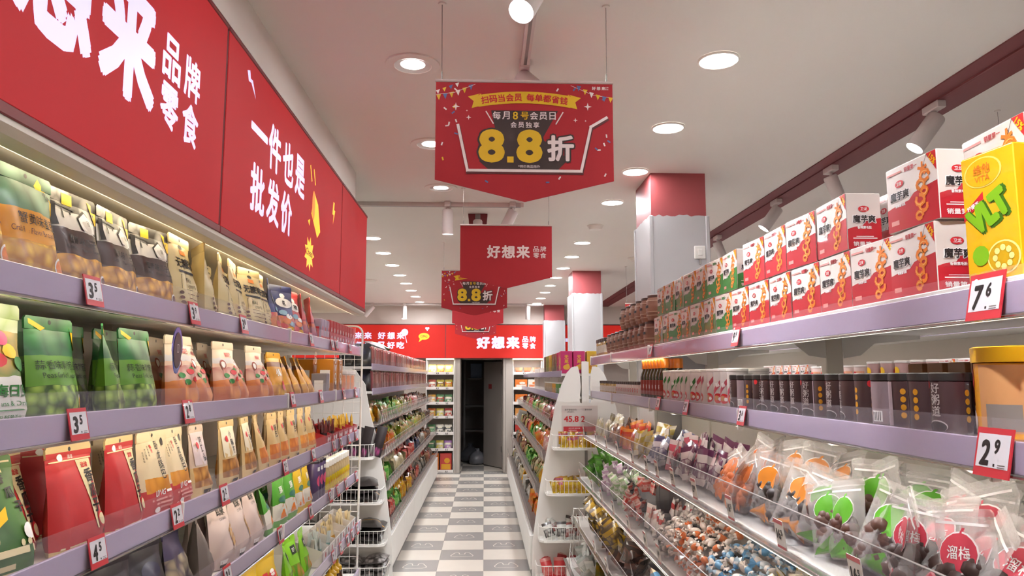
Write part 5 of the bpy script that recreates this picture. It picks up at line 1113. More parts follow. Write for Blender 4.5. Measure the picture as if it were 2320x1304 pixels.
for i in range(6): right('tub', 3.90 + .155 * i, 0, .136, .022)
for i in range(5): right('jar', 5.45 + .085 * i, 0, 0, .01, 0, 1.5)
right('yjar', 1.295, 1, 0, .045); right('yjar', 1.12, 1, 0, .05)
for i in range(17): right('porridge', 1.42 + .0745 * i, 1, 0, -.008, RND.uniform(-150, 150) if i not in (0, 6, 10, 11) else 10)
for i in range(15): right('porridge', 1.43 + .0745 * i, 1, 0, .07, RND.uniform(-90, 90))
for i in range(13): right('wcan_r' if i < 6 else 'wcan_g', 2.645 + .08 * i, 1, 0, -.005, RND.uniform(-20, 40))
for i in range(12): right('wcan_r' if i < 7 else 'wcan_g', 2.66 + .08 * i, 1, 0, .078, 20)
for i in range(7): right('obottle', 3.72 + .072 * i, 1, 0, -.005)
for i in range(6): right('obottle', 3.74 + .072 * i, 1, 0, .07)
for i in range(11): right('jar2', 4.27 + .068 * i, 1, 0, -.005)
for i in range(10): right('jar', 5.03 + .068 * i, 1, 0, -.005)
K['tea'] = simple_carton('tea_carton', .075, .15, .06, mat('tea_card', '#8a5a34', .4, coat=.2), mat('tea_band', '#6f3030', .4), '茶', PYEL, mat('tea_lemon', '#b09a3c', .4)); DESC['tea'] = ('brown tea carton', 'carton')
for i in range(8): put('tea', 1.36, 1.55 + .1 * i, RMID + .002, SIDE_R, 'behind the middle right shelf')
for p, y, lv in (('7.6', 1.215, 0), ('9.9', 2.47, 0), ('9.9', 3.76, 0), ('2.9', 1.225, 1), ('3.6', 2.44, 1), ('3.1', 3.12, 1), ('3.1', 3.62, 1)):
    ptag(p, RX - .0115, y, (RTOP, RMID)[lv] - (.028 if lv == 0 else .014), -90, RN[lv].replace('shelf', 'rail'), 1.28 if y < 1.3 else 1.)
# bins: contents per bin from the front
M_ = lambda n, c: mat(n, c, .3, coat=.5)
P = {}
P['plum'] = [zipbag('plum_zip_bag', mat('plum_pink', '#cf4658', .4), '溜梅', mat('plum_dark', '#3c2a26', .5), 51), zipbag('plum_zip_bag', mat('plum_pink'), '溜梅', mat('plum_dark'), 52)]
P['green'] = [zipbag('green_zip_bag', mat('lime_label', '#5fae2a', .4), '', mat('plum_brown', '#5c3a2e', .5), 53), zipbag('green_zip_bag', mat('lime_label'), '', mat('plum_brown'), 54)]
P['orange'] = [zipbag('orange_zip_bag', mat('orange_label', '#d8862a', .4), '', mat('dark_fruit', '#2f2826', .5), 55), zipbag('orange_zip_bag', mat('orange_label'), '', mat('dark_fruit'), 56)]
P['apricot'] = [zipbag('apricot_zip_bag', mat('apricot_label', '#d0702c', .4), '', mat('apricot', '#c86a34', .5), 57), zipbag('apricot_zip_bag', mat('apricot_label'), '', mat('apricot'), 58)]
P['purple'] = [sachet('purple_sachet', '#d6cccc', '#6a3a5a', 1, .075, .15, .02), sachet('purple_sachet', '#d6cccc', '#6a3a5a', 2, .075, .15, .02)]
P['pinks'] = [sachet('pink_sachet', '#c8566a', '#d8c8c8', 3, .075, .14, .02)]
P['navys'] = [sachet('navy_sachet', '#c9c6cc', '#4a5074', 4, .075, .14, .025)]
P['creams'] = [sachet('cream_sachet', '#c9b45a', '#d6cdb8', 5, .085, .15, .03), sachet('cream_sachet', '#d6cdb8', '#c9a83c', 6, .085, .15, .03)]
P['reds'] = [sachet('red_sachet', '#c8462c', '#d88a3a', 7, .08, .13, .03)]
P['browns'] = [sachet('brown_sachet', '#7a4a34', '#b08a6a', 8, .08, .13, .03)]
P['clears'] = [sachet('pale_tube_packet', '#c8bc9a', '#d8d2c4', 9, .04, .13, .03)]
P['orw'] = [twist('striped_candy', M_('candy_orange', '#d87a4a'), M_('candy_white', '#ddd2ca'), 1), twist('striped_candy', M_('candy_white', '#ddd2ca'), M_('candy_orange', '#d87a4a'), 2), twist('striped_candy', M_('candy_white', '#ddd2ca'), M_('candy_white', '#ddd2ca'), 3)]
P['blw'] = [twist('blue_candy', M_('candy_blue', '#6a9ec4'), M_('candy_white', '#ddd2ca'), 1), twist('blue_candy', M_('candy_white', '#ddd2ca'), M_('candy_pale_blue', '#a8bccb'), 2), twist('blue_candy', M_('candy_pale', '#c8ccd0'), M_('candy_blue', '#6a9ec4'), 3)]
P['whites'] = [sachet('white_sachet', '#d8d0cc', '#ddd8d4', 10, .06, .12, .025, '#b8484a'), sachet('white_sachet', '#ddd8d4', '#d0c8c4', 11, .06, .12, .025, '#c8a09a')]
P['whitec'] = [twist('white_candy', M_('candy_white', '#ddd2ca'), M_('candy_grey', '#c4bcb8'), 4)]
P['redc'] = [sachet('red_candy', '#b8504a', '#c8a49c', 12, .045, .06, .02)]
P['grw'] = [sachet('green_white_candy', '#9ab88a', '#d8d8d0', 13, .045, .06, .02)]
P['puw'] = [sachet('lilac_candy', '#b896b4', '#d6d0d4', 14, .045, .06, .02)]
P['grn'] = [sachet('green_sachet', '#5c9a3a', '#4a7a30', 15, .07, .1, .025)]
P['goldc'] = [sachet('gold_candy', '#b89a3c', '#c9c0b0', 16, .05, .07, .02), sachet('gold_candy', '#c9c4bc', '#9a8a5c', 17, .05, .07, .02)]
P['choc'] = [sachet('brown_gummy_bag', '#4a3a34', '#6a5444', 18, .09, .12, .045)]
P['darkbag'] = [sachet('dark_bag', '#5c4a3c', '#3c3430', 19, .09, .13, .04), sachet('dark_bag', '#6a4a40', '#4a3c38', 20, .09, .13, .04)]
P['bluegum'] = [sachet('blue_beige_bag', '#b8a08a', '#4a7aa4', 21, .09, .13, .05), sachet('blue_beige_bag', '#5a86ac', '#c2a88c', 22, .09, .13, .05)]
P['goldbag'] = [sachet('gold_dark_bag', '#a8862c', '#5a4a34', 23, .09, .12, .04)]
P['silver'] = [sachet('silver_packet', '#c4c8c4', '#d6d6d0', 24, .07, .10, .022), sachet('silver_packet', '#d0d0ca', '#b4bab4', 25, .07, .10, .022)]
P['yellowp'] = [sachet('yellow_packet', '#b8963a', '#8a8a4a', 26, .07, .10, .022)]
W1, W2, W3, W4 = 'upper right row', 'second right row', 'third right row', 'lowest right row'
bin_row(1, W1, .80, .30, 1.192, .115, [
    (.90, 1.24, P['plum'], 'stand', 9, 'clear plum zip bag', 'bag', .09, '16.5'), (1.24, 1.62, P['plum'], 'stand', 12, 'clear zip bag with pink plum label', 'bag', .09, '16.5'), (1.62, 2.02, P['green'], 'stand', 12, 'clear zip bag with lime green label', 'bag', .09, '16.5'),
    (2.02, 2.42, P['orange'], 'stand', 12, 'clear zip bag with orange label', 'bag', .09, '16.5'), (2.42, 2.82, P['apricot'], 'stand', 12, 'clear apricot zip bag', 'bag', .09, '29.8'), (2.82, 3.14, P['purple'], 'stand', 15, 'white and purple sachet', 'sachet', .09, '15.8'),
    (3.14, 3.42, P['purple'], 'stand', 14, 'purple and white sachet', 'sachet', .09, '34.8'), (3.42, 3.64, P['pinks'], 'stand', 8, 'pink and white sachet', 'sachet', .09, '29.8'), (3.64, 3.98, P['navys'], 'stand', 10, 'navy and white sachet', 'sachet', .09, '29.8'),
    (3.98, 4.42, P['creams'], 'stand', 12, 'cream and yellow sachet', 'sachet', .09, '19.8'), (4.42, 4.82, P['reds'], 'stand', 12, 'red-orange sachet', 'sachet', .09, '19.8'), (4.82, 5.25, P['browns'], 'stand', 12, 'brown sachet', 'sachet', .09, '19.8'), (5.25, 5.88, P['clears'], 'stand', 18, 'pale tube packet', 'packet', .09, '19.8')])
bin_row(1, W2, .75, .34, .874, .125, [
    (1.55, 1.95, P['choc'], 'heap', 10, 'dark brown gummy bag', 'bag', .085, '16.5'), (1.95, 2.28, P['goldc'], 'heap', 10, 'gold and silver wrapped candy', 'candy', .062, '16.5'), (2.28, 2.72, P['blw'], 'heap', 10, 'blue and white wrapped candy', 'candy', .05, '19.8'),
    (2.72, 3.20, P['orw'], 'heap', 10, 'orange and white wrapped candy', 'candy', .05, '14.8'), (3.20, 3.46, P['whitec'], 'heap', 10, 'white wrapped candy', 'candy', .055, '19.8'), (3.46, 3.86, P['whites'], 'stand', 16, 'white sachet with red print', 'sachet', .09, '29.8'),
    (3.86, 4.30, P['redc'], 'heap', 10, 'dull red wrapped candy', 'candy', .065, '29.8'), (4.30, 4.72, P['grw'], 'heap', 10, 'green and white wrapped candy', 'candy', .065, '19.8'), (4.72, 5.12, P['puw'], 'heap', 10, 'lilac wrapped candy', 'candy', .065, '19.8'), (5.12, 5.75, P['grn'], 'heap', 10, 'green sachet', 'sachet', .085, '19.8')])
bin_row(1, W3, .70, .36, .574, .135, [
    (2.45, 2.95, P['choc'], 'heap', 9, 'dark gummy bag', 'bag', .10, '19.8'), (2.95, 3.40, P['bluegum'], 'heap', 9, 'blue and beige gummy bag', 'bag', .10, '19.8'), (3.40, 3.80, P['darkbag'], 'stand', 8, 'dark brown snack bag', 'bag', .10, '19.8'),
    (3.80, 4.25, P['darkbag'], 'heap', 9, 'brown snack bag', 'bag', .09, '19.8'), (4.25, 4.70, P['goldbag'], 'heap', 9, 'gold and dark snack bag', 'bag', .09, '19.8'), (4.70, 5.45, P['goldbag'], 'heap', 9, 'dark gold snack bag', 'bag', .10, '19.8')])
bin_row(1, W4, .64, .38, .264, .15, [(3.7, 4.25, P['yellowp'], 'heap', 9, 'yellow-green packet', 'packet', .09, '9.9'), (4.25, 4.85, P['yellowp'], 'heap', 9, 'olive yellow packet', 'packet', .09, '9.9'), (4.85, 5.5, P['silver'], 'heap', 9, 'silver-white crumpled packet', 'packet', .085, '9.9')])
nm = MB()
for i in range(9):
    nm.tube([(.66 + .045 * i, 5.72, .28), (.70 + .04 * i, 5.72, .62)], .002, WMETAL, 4); nm.tube([(.66 + .04 * i, 5.72, .62), (.70 + .045 * i, 5.72, .28)], .002, WMETAL, 4)
nm.tube([(.64, 5.72, .26), (.68, 5.72, .66), (1.06, 5.72, .66)], .006, WMETAL, 6); rpart(nm, 'end_net')

# ------------------------------------------------------------------ far gondolas with candy bins
def far_gondola(s, cx, xs, lab, nm, y0, y1, drift):
    """xs: dict of front x per z"""
    o = empty('far_gondola', (cx, (y0 + y1) / 2, 0), (0, 0, -drift)); tag(o, lab, 'shelf unit', 'far gondolas')
    ym = (y0 + y1) / 2
    def part(b, n, par=o): b.v = [(x - cx, y - ym, z) for x, y, z in b.v]; return b.obj(n, par)
    def bx(b, xa, xb, *a): return b.box(min(xa, xb), max(xa, xb), *a)
    part(bx(MB(), cx - .015, cx + .015, y0, y1, 0, 1.78, CREAM), 'back_panel')
    nmod = 6; L = (y1 - y0) / nmod
    for i in range(nmod):
        ya, yb = y0 + L * i, y0 + L * (i + 1)
        part(bx(MB(), xs['base'], cx, ya + .003, yb - .003, .06, .335, WMETAL, .003), 'base_panel'); part(bx(MB(), xs['base'] + s * .02, cx, ya, yb, 0, .06, GREYM), 'kick_plate')
        for z, x in ((xs['t'][0], xs['t'][1]), (xs['m'][0], xs['m'][1])):
            sh = part(bx(MB(), x, cx - s * -.14, ya + .002, yb - .002, z - .02, z, WMETAL), 'shelf'); a, g, l = MB(), MB(), MB(); rail(a, g, l, x, ya + .003, yb - .003, z, -s)
            for n_, bb in (('price_rail', a), ('clear_guard', g), ('rail_lip', l)): part(bb, n_, sh)
        part(MB().box(cx - .02, cx + .02, ya - .015, ya + .015, 0, 1.78, CREAM), 'upright')
    for z, x in xs['rows']: part(bx(MB(), x + s * .005, cx, y0, y1, z - .012, z - .002, CHROME), 'bin_shelf')
    return o
FLX = dict(base=-.765, t=(1.735, -.955), m=(1.525, -.945), rows=[(1.24, -.90), (.965, -.86), (.69, -.82), (.37, -.785)])
FRX = dict(base=.385, t=(1.675, .66), m=(1.48, .63), rows=[(1.205, .585), (.925, .525), (.645, .465), (.36, .41)])
GL0, GL1, GR0, GR1 = 6.36, 12.55, 6.36, 12.45
far_gondola(-1, -1.35, FLX, 'far left white gondola with bins, past the near wall shelf', 'left', GL0, GL1, 0)
far_gondola(1, .858, FRX, 'far right white gondola with bins behind the bunny-eared end panel', 'right', GR0, GR1, 0)
PAL = {'yellow': ('#d0a022', '#b87a1c'), 'tan': ('#b08a5c', '#8a9a5a'), 'green': ('#4f9a3c', '#8ab85a'), 'lime': ('#8aa83a', '#c0b04a'), 'mixed': ('#a89a5c', '#6a6a3a'), 'red': ('#a83a34', '#c07a6a'), 'pink': ('#c88a84', '#d8b8a8'), 'dark': ('#5a4a40', '#7a5c4c'),
       'orange': ('#d0601e', '#c8862c'), 'olive': ('#8a7a34', '#a89048'), 'cream': ('#c8b890', '#b0a484'), 'navy': ('#3c4a68', '#6a5a5c'), 'brown': ('#7a4a34', '#a07a5c'), 'grey': ('#7a766e', '#9a8a7a'), 'white': ('#c9c4ba', '#b0a898')}
FP = {}
def farp(c):
    if c not in FP: FP[c] = [sachet(c + '_snack_packet', PAL[c][0], PAL[c][1], 61, .085, .135, .04, None, 4, 5), sachet(c + '_snack_packet', PAL[c][1], PAL[c][0], 62, .085, .135, .04, None, 4, 5)]
    return FP[c]
def far_rows(s, xs, y0, y1, lists, nm):
    names = ['top', 'second', 'third', 'bottom']
    for (z, x), cl, rn in zip(xs['rows'], lists, names):
        n = len(cl); L = (y1 - y0) / n
        bin_row(s, '%s far %s row' % (rn, nm), x, .27, z, .12, [(y0 + L * i, y0 + L * (i + 1), farp(c), 'stand', 10 if i < n * .6 else 8, '%s snack packet' % c, 'packet', .10, None) for i, c in enumerate(cl)], True, 4)
far_rows(-1, FLX, GL0 + .03, GL1 - .03, ['yellow tan green green lime mixed tan red pink dark dark brown'.split(), 'yellow orange orange lime olive tan tan lime olive mixed mixed dark'.split(),
                                        'pink green cream cream red red navy navy grey brown dark brown'.split(), 'cream red green yellow yellow brown red grey grey brown red dark'.split()], 'left')
far_rows(1, FRX, GR0 + .03, GR1 - .03, ['dark red brown red tan tan green red red tan brown red'.split(), 'red pink orange orange tan green orange red tan brown tan dark'.split(),
                                       'brown yellow tan cream green green tan brown tan dark brown grey'.split(), 'red orange orange white white yellow cream white grey white grey tan'.split()], 'right')
# upright packs on the upper shelves of the far left gondola
SPINE = [mat('spine_%d' % i, c, .35, coat=.3) for i, c in enumerate(('#a85a5c', '#c08a8a', '#8a5a50', '#b06a5e', '#c8a8a0', '#7a4a46', '#b8867c', '#c47a78'))]
SP = []
for i, m in enumerate(SPINE):
    b = MB().box(-.017, .017, -.07, .07, 0, .175, m, .004); fn = lambda x, z: (x, -.0706, z); b.rect(-.010, .010, .02, .06, fn, SPINE[(i + 3) % 8]); b.rect(-.008, .008, .08, .14, fn, SPINE[(i + 4) % 8]); SP.append(('upright_pack', b.mesh('upright_pack'), [('end_seal', MB().box(-.012, .012, -.074, -.071, .145, .158, SPINE[(i + 4) % 8]).mesh('end_seal'))]))
for (z, x, wn, y0) in ((FLX['t'][0], FLX['t'][1], 'top', 6.55), (FLX['m'][0], FLX['m'][1], 'second', 6.55)):
    y = y0; i = 0
    while y < 12.4:
        o = copies(SP[(i * 5 + (3 if wn == 'top' else 0)) % 8 if RND.random() < .8 else RND.randrange(8)], (x - .09, y, z + .003), (R(RND.uniform(-2, 2)), R(-13 + RND.uniform(-4, 4)), R(90)))
        reg(o, 'slim reddish upright pack', 'on the %s far left shelf' % wn, 'pack'); i += 1; y += .062 if RND.random() > .12 else .12
for (z, wn) in ((FLX['t'][0], 'top'), (FLX['m'][0], 'second')):
    for k in range(2): reg(copies(K['dark'], (-1.06 - .1 * k, 6.45, z + .002), (R(-10), 0, R(20))), 'black snack pouch', 'ending the %s far left shelf' % wn, 'pouch')
# boxes and cups on the upper shelves of the far right gondola
CB = {}
for n, (c, st_, w) in enumerate((('#c02a6a', '#d8a83a', .10), ('#c8a020', '#b8761c', .09), ('#6a4a34', '#8a8a3c', .08), ('#7a7a34', '#b0a040', .09))):
    CB[n] = simple_carton('wafer_carton', w, .19, .10, mat('wafer_%d' % n, c, .4, coat=.2), None, '无尾', mat('wafer_ink_%d' % n, st_, .4), mat('wafer_ink_%d' % n))
WN = ['magenta wafer carton', 'yellow wafer carton', 'brown wafer carton', 'olive wafer carton']
for i in range(15):
    n = 0 if i < 4 else (2 if i < 8 else (1 if i < 10 else (3 if i < 13 else 2))); o = copies(CB[n], (.66 + .065, 6.50 + .13 * i, 1.677), (0, 0, R(-90 + RND.uniform(-4, 4)))); reg(o, WN[n], 'on the top far right shelf', 'carton')
for i in range(3):
    o = copies(CB[0 if i < 2 else 1], (.71 + .11 * i, 6.44, 1.677), (0, 0, R(RND.uniform(-3, 3)))); reg(o, WN[0 if i < 2 else 1] + ' facing the viewer', 'over the right end display', 'carton', key=o.location.x, frm='the aisle')
for i in range(14):
    m, nme = ((mat('fcup_green', '#5a8a4a', .4), 'green'), (mat('fcup_orange', '#c88a2c', .4), 'orange'), (mat('fcup_tan', '#9a8468', .4), 'tan'))[0 if i < 3 else (1 if i < 6 else 2)]
    if ('fc', nme) not in K: K[('fc', nme)] = can('snack_cup', .045, .115, m, mat('fcup_lid', '#cfc8c0', .4), lambda b, F, r, h: b.rect(-r, r, h * .25, h * .6, F, WHT, 5, 1), .01, 1.06, 12)
    reg(copies(K[('fc', nme)], (.63 + .06, 6.5 + .11 * i, 1.482)), nme + ' snack cup', 'on the second far right shelf', 'cup')
# ---- end panels with wire baskets
def end_panel(cx, y, outline, baskets, lab, ears, bw):
    o = empty('end_display', (cx, y, 0)); tag(o, lab, 'display stand', 'gondola end displays')
    half = outline
    if ears:   # slots either side of a centre bar
        L = [(x - cx, z) for x, z in half]
        l_ = L + [(-.062, 1.735), (-.045, 1.66), (-.038, 1.56), (-.05, 1.46), (-.045, 1.43), (-.030, 1.425)]
        poly1 = l_ + [(-.0301, 0), ]
        b = MB().prism(poly1, 0, .018, WMETAL, 'y').prism([(-x, z) for x, z in poly1][::-1], 0, .018, WMETAL, 'y').box(-.030, .030, 0, .018, 0, 1.775, WMETAL)
    else:
        L = [(x - cx, z) for x, z in half]; b = MB().prism(L + [(-x, z) for x, z in L[::-1]], 0, .018, WMETAL, 'y')
    b.obj('panel', o); MB().box(-.012, .012, -.004, 0, .05, 1.2, GREYM).obj('slotted_strip', o)
    for (z, w, d) in baskets:
        b = MB(); r = .06; pts = [(-w, 0)] + [(-w + r - r * cos(a), -d + r - r * sin(a)) for a in [pi / 2 * i / 4 for i in range(5)]] + [(w - r + r * sin(a), -d + r - r * cos(a)) for a in [pi / 2 * i / 4 for i in range(5)]] + [(w, 0)]
        b.prism(pts, z, z + .014, WMETAL, 'z'); sh = b.obj('basket_shelf', o)
        q = MB(); q.tube([(x, y_, z + .12) for x, y_ in pts], .0032, WMETAL, 5); q.tube([(x, y_, z + .02) for x, y_ in pts], .0025, WMETAL, 4)
        per = [Vector((x, y_, 0)) for x, y_ in pts]; tot = sum((b_ - a_).length for a_, b_ in zip(per, per[1:])); n = int(tot / .034); acc = 0; k = 0
        for a_, b_ in zip(per, per[1:]):
            l = (b_ - a_).length
            while k <= n and k * tot / n <= acc + l + 1e-6:
                p = a_.lerp(b_, (k * tot / n - acc) / l if l else 0); q.tube([(p.x, p.y, z + .014), (p.x, p.y, z + .12)], .0016, WMETAL, 4); k += 1
            acc += l
        q.obj('wire_basket', sh)
    return o
EY = 6.30
ero = [(.40, 0), (.405, .3), (.47, .75), (.545, 1.12), (.60, 1.40), (.655, 1.58), (.70, 1.68), (.74, 1.725), (.77, 1.735)]
er = end_panel(.858, EY, ero, ((1.05, .29, .17), (.69, .35, .19), (.33, .41, .21), (.03, .43, .21)), 'white end display with rabbit-ear slots and four wire baskets', True, 0)
cdo = tag(MB().box(.655, .96, EY - .004, EY - .001, 1.17, 1.405, mat('notice_paper', '#d3c8c4', .5)).obj('price_notice'), 'white price notice with red 45.8 on the end display', 'notice')
fnE = lambda x, z: (x, EY - .0046, z)
nb = MB(); nb.text('45.8', .05, .735, 1.295, fnE, PRED, w=.125, bold=.03); nb.text('2', .05, .835, 1.295, fnE, PRED, bold=.03); nb.text('五斤装组合价', .016, .73, 1.372, fnE, INK, bold=0); nb.text('(任选两件)', .014, .73, 1.352, fnE, INK, bold=0); nb.text('更多优惠', .014, .88, 1.372, fnE, INK, bold=0); nb.rect(.668, .95, 1.188, 1.232, fnE, TAGR)
nb.text('会员专享 更多优惠', .011, .76, 1.218, lambda x, z: (x, EY - .0052, z), WHT, bold=0); nb.text('详情咨询店员', .011, .745, 1.2, lambda x, z: (x, EY - .0052, z), WHT, bold=0); nb.obj('lettering', cdo)
elo = [(-1.96, 0), (-1.95, .3), (-1.89, .75), (-1.82, 1.11), (-1.75, 1.33), (-1.70, 1.585), (-1.62, 1.7), (-1.5, 1.74)]
end_panel(-1.35, EY, elo, ((.98, .45, .17), (.63, .53, .20), (.31, .565, .21), (.03, .58, .21)), 'white end display with baskets of black packs on the left', False, 0)
def basket_fill(cx, w, d, z, protos, n, lab, cat, grp, rows=2, lean=-18, rr=random.Random(5), xr=None):
    for r_ in range(rows):
        for i in range(n):
            x = cx + (-w + .06) + (2 * w - .12) * (i + .5) / n + rr.uniform(-.015, .015)
            o = copies(rr.choice(protos), (x, EY - .035 - (d - .07) * (rows - 1 - r_) / max(1, rows - 1) + rr.uniform(-.01, .01), z + .018 + (0 if r_ == 0 else .02)), (R(lean + rr.uniform(-14, 14)), R(rr.uniform(-20, 20)), R(rr.uniform(-25, 25)))); tag(o, lab, cat, grp)
yp = [sachet('yellow_candy_bag', '#c0a01c', '#b8781c', 71, .06, .105, .03, '#a84a5a'), sachet('yellow_candy_bag', '#c9a822', '#a8801c', 72, .06, .105, .03)]
sp_ = [sachet('silver_snack_bag', '#c4c4be', '#8a4a44', 73, .08, .14, .035), sachet('silver_snack_bag', '#cfcfc8', '#4a4644', 74, .08, .14, .035)]
rp = [sachet('red_snack_bag', '#b83034', '#c8706a', 75, .09, .16, .03), sachet('red_snack_bag', '#b02a30', '#d0a09a', 76, .09, .16, .03)]
basket_fill(.858, .29, .17, 1.05, yp, 11, 'yellow candy bag in the topmost basket of the right end display', 'bag', 'yellow bags, upper basket')
basket_fill(.858, .35, .19, .69, yp, 12, 'yellow candy bag in the second basket of the right end display', 'bag', 'yellow bags, second basket')
basket_fill(.858, .41, .21, .33, sp_, 9, 'silver-white snack bag in the third basket of the right end display', 'bag', 'silver bags, third basket')
basket_fill(.858, .43, .21, .03, rp, 9, 'red snack bag in the lowest basket of the right end display', 'bag', 'red bags, lowest basket')
bp = [('black_tall_pack', pouch('black_tall_pack', .085, .25, .03, pkg('tall_black', [(0, '#8a3a6a'), (.2, '#2c2628'), (.5, '#332c2e')], [(.0, .3, 0, 1, 5, '#a84a80', '#2c2628')], rough=.3), 81, None, pillow=True, nu=4, nv=6)[1], [])]
kb = [('black_snack_pack', pouch('black_snack_pack', .19, .24, .06, pkg('kb_film', [(0, '#2c2726'), (.45, '#b8862c'), (.5, '#2c2726')], rough=.22, coat=.6), 82, None, pillow=True, nu=5, nv=6)[1], []), ('black_snack_pack', pouch('black_snack_pack', .19, .24, .06, pkg('kb_film2', [(0, '#302a29'), (.7, '#3a3130')], rough=.22, coat=.6), 83, None, pillow=True, nu=5, nv=6)[1], [])]
gb = [('grey_patterned_pack', pouch('grey_patterned_pack', .2, .22, .07, pkg('gb_film', [(0, '#4a4644'), (.5, '#8a8280')], [(0, .5, 0, 1, 7, '#a8a2a0', '#34302e'), (.6, 1, 0, 1, 7, '#34302e', '#8a8280')], rough=.3), 84, None, pillow=True, nu=5, nv=6)[1], [])]
rr5 = random.Random(9)
for i in range(10): tag(copies(bp[0], (-1.72 + .092 * i, EY - .06 - .03 * (i % 3), .996), (R(-8), R(14 + rr5.uniform(-8, 8)), R(rr5.uniform(-12, 12)))), 'tall black and magenta pack in the topmost basket of the left end display', 'pack', 'tall black packs')
for (z, w, d, pr, lab, grp) in ((.63, .53, .20, kb, 'glossy black pack in the second basket of the left end display', 'black packs, second basket'), (.31, .565, .21, kb, 'black and gold pack in the third basket of the left end display', 'black packs, third basket'), (.03, .58, .21, gb, 'grey patterned pack in the lowest basket of the left end display', 'grey packs, lowest basket')):
    for i in range(6):
        for k in range(3): tag(copies(rr5.choice(pr), (-1.35 - w + .12 + (2 * w - .24) * i / 5, EY - .195 + .01 * k, z + .045 + .05 * k), (R(-80 + rr5.uniform(-6, 6)), R(rr5.uniform(-6, 6)), R(rr5.uniform(-10, 10)))), lab, 'pack', grp)

# ------------------------------------------------------------------ back wall shelf units
def back_shelf(x0, x1, lab, nm, rows):
    o = empty('back_shelf', ((x0 + x1) / 2, 13.35, 0)); tag(o, lab, 'shelf unit', 'back wall shelves'); cx = (x0 + x1) / 2
    def part(b, n): b.v = [(x - cx, y - 13.35, z) for x, y, z in b.v]; return b.obj(n, o)
    part(MB().box(x0, x1, 13.57, 13.59, 0, 1.95, CREAM), 'back_panel'); part(MB().box(x0, x0 + .012, 13.12, 13.58, 0, 1.95, WMETAL), 'side_panel'); part(MB().box(x1 - .012, x1, 13.12, 13.58, 0, 1.95, WMETAL), 'side_panel')
    zs = [1.715, 1.455, 1.195, .955, .675, .40, .03]
    for i, (z, row) in enumerate(zip(zs, rows)):
        sh = part(MB().box(x0 + .012, x1 - .012, 13.12, 13.57, z - .018, z, WMETAL), 'shelf')
        b = MB().box(x0 + .012, x1 - .012, 13.112, 13.12, z - .022, z + .026, mat('shelf_strip_white', '#ddd6d0', .4)); fn = lambda x, q: (x, 13.1114, q)
        for k, pz in enumerate(('4.9', '3.5')): b.text(pz, .03, x0 + .2 + .17 * k, z, fn, INK, bold=.04)
        part(b, 'price_strip')
        n = len(row); wn = ['top', 'second', 'third', 'fourth', 'fifth', 'sixth', 'bottom'][i]
        for k, (c1, c2, nme, shape) in enumerate(row):
            x = x0 + .03 + (x1 - x0 - .06) * (k + .5) / n; wd = (x1 - x0 - .06) / n * .92; hh = .15 if i < 6 else .30
            key = ('bp', c1, c2, shape, round(wd, 3), hh)
            if key not in K:
                if shape == 'bag': K[key] = pouch('noodle_pack', wd, hh, .09, pkg('bpk_%s%s' % (c1, c2), [(0, c1), (.3, c2), (.7, c1)], [(.1, .5, .1, .9, 4, c2, c1)]), 5, lambda b, F, w, h: b.rect(-w * .3, w * .3, h * .58, h * .74, F, mat('pack_band', '#d8cfb4', .4), 3, 1), nu=6, nv=8)
                elif shape == 'bowl': K[key] = ('noodle_bowl', MB().lathe([(wd * .3, 0), (wd * .46, hh * .5), (wd * .47, hh * .62)], pkg('bwl_%s%s' % (c1, c2), [(0, c1), (.5, c2)]), 16).mesh('noodle_bowl', .7), [('lid', MB().lathe([(wd * .49, hh * .62), (wd * .49, hh * .68), (0, hh * .68)], mat('bowl_lid_' + c2, c2, .4), 16).mesh('lid', .7))])
                else: K[key] = carton('noodle_carton', wd, hh, .12, mat('ncard_' + c1, c1, .4), lambda b, F, w, h, d: (b.rect(-w * .4, w * .4, h * .1, h * .4, F, mat('ncard_' + c2, c2, .4)), b.oval(w * .1, h * .6, w * .25, h * .15, F, mat('ncard_' + c2, c2, .4), 14, 1)))
            reg(copies(K[key], (x, 13.20, z + .002), (R(-3 if shape == 'bag' else 0), 0, R(RND.uniform(-5, 5)))), nme, 'on the %s shelf %s' % (wn, nm), 'food pack', key=x, frm='the side nearer the window' if False else 'its left end')
Y_, Gd, Rd, Br, Gr, Wh, Or, Pu = '#b8a83a', '#c8901e', '#b03a34', '#7a4a2c', '#4a7a4a', '#c9c2b4', '#c86a24', '#9a6aa4'
back_shelf(-1.02, -.525, 'white lit wall shelf of noodle packs left of the doorway', 'left of the doorway', [
    [(Y_, '#d0c89a', 'yellow noodle pack', 'bag'), (Gd, Br, 'gold noodle pack', 'bag'), (Gd, Y_, 'golden noodle pack', 'bag')], [('#a84a34', Wh, 'red and white noodle pack', 'bag'), (Y_, Br, 'yellow-brown noodle pack', 'bag'), (Y_, Or, 'yellow-orange noodle pack', 'bag')],
    [(Gd, Wh, 'gold-white noodle pack', 'bag'), (Gr, Rd, 'green-red noodle pack', 'bag'), (Gr, Wh, 'green-white noodle pack', 'bag')], [(Or, Y_, 'orange noodle pack', 'bag'), (Y_, Wh, 'cream-yellow noodle pack', 'bag'), (Rd, Wh, 'red noodle pack', 'bag')],
    [(Gr, '#8ab08a', 'green noodle pack', 'bag'), (Wh, '#5a5a5c', 'white-grey noodle pack', 'bag'), (Wh, '#3a3a40', 'white-black noodle pack', 'bag')], [(Gr, '#3a5a44', 'dark green noodle pack', 'bag'), ('#c0b04a', Wh, 'pale yellow noodle pack', 'bag'), (Pu, Wh, 'purple noodle pack', 'bag')],
    [(Or, Rd, 'orange multipack carton', 'box'), (Rd, Gd, 'red multipack carton', 'box')]])
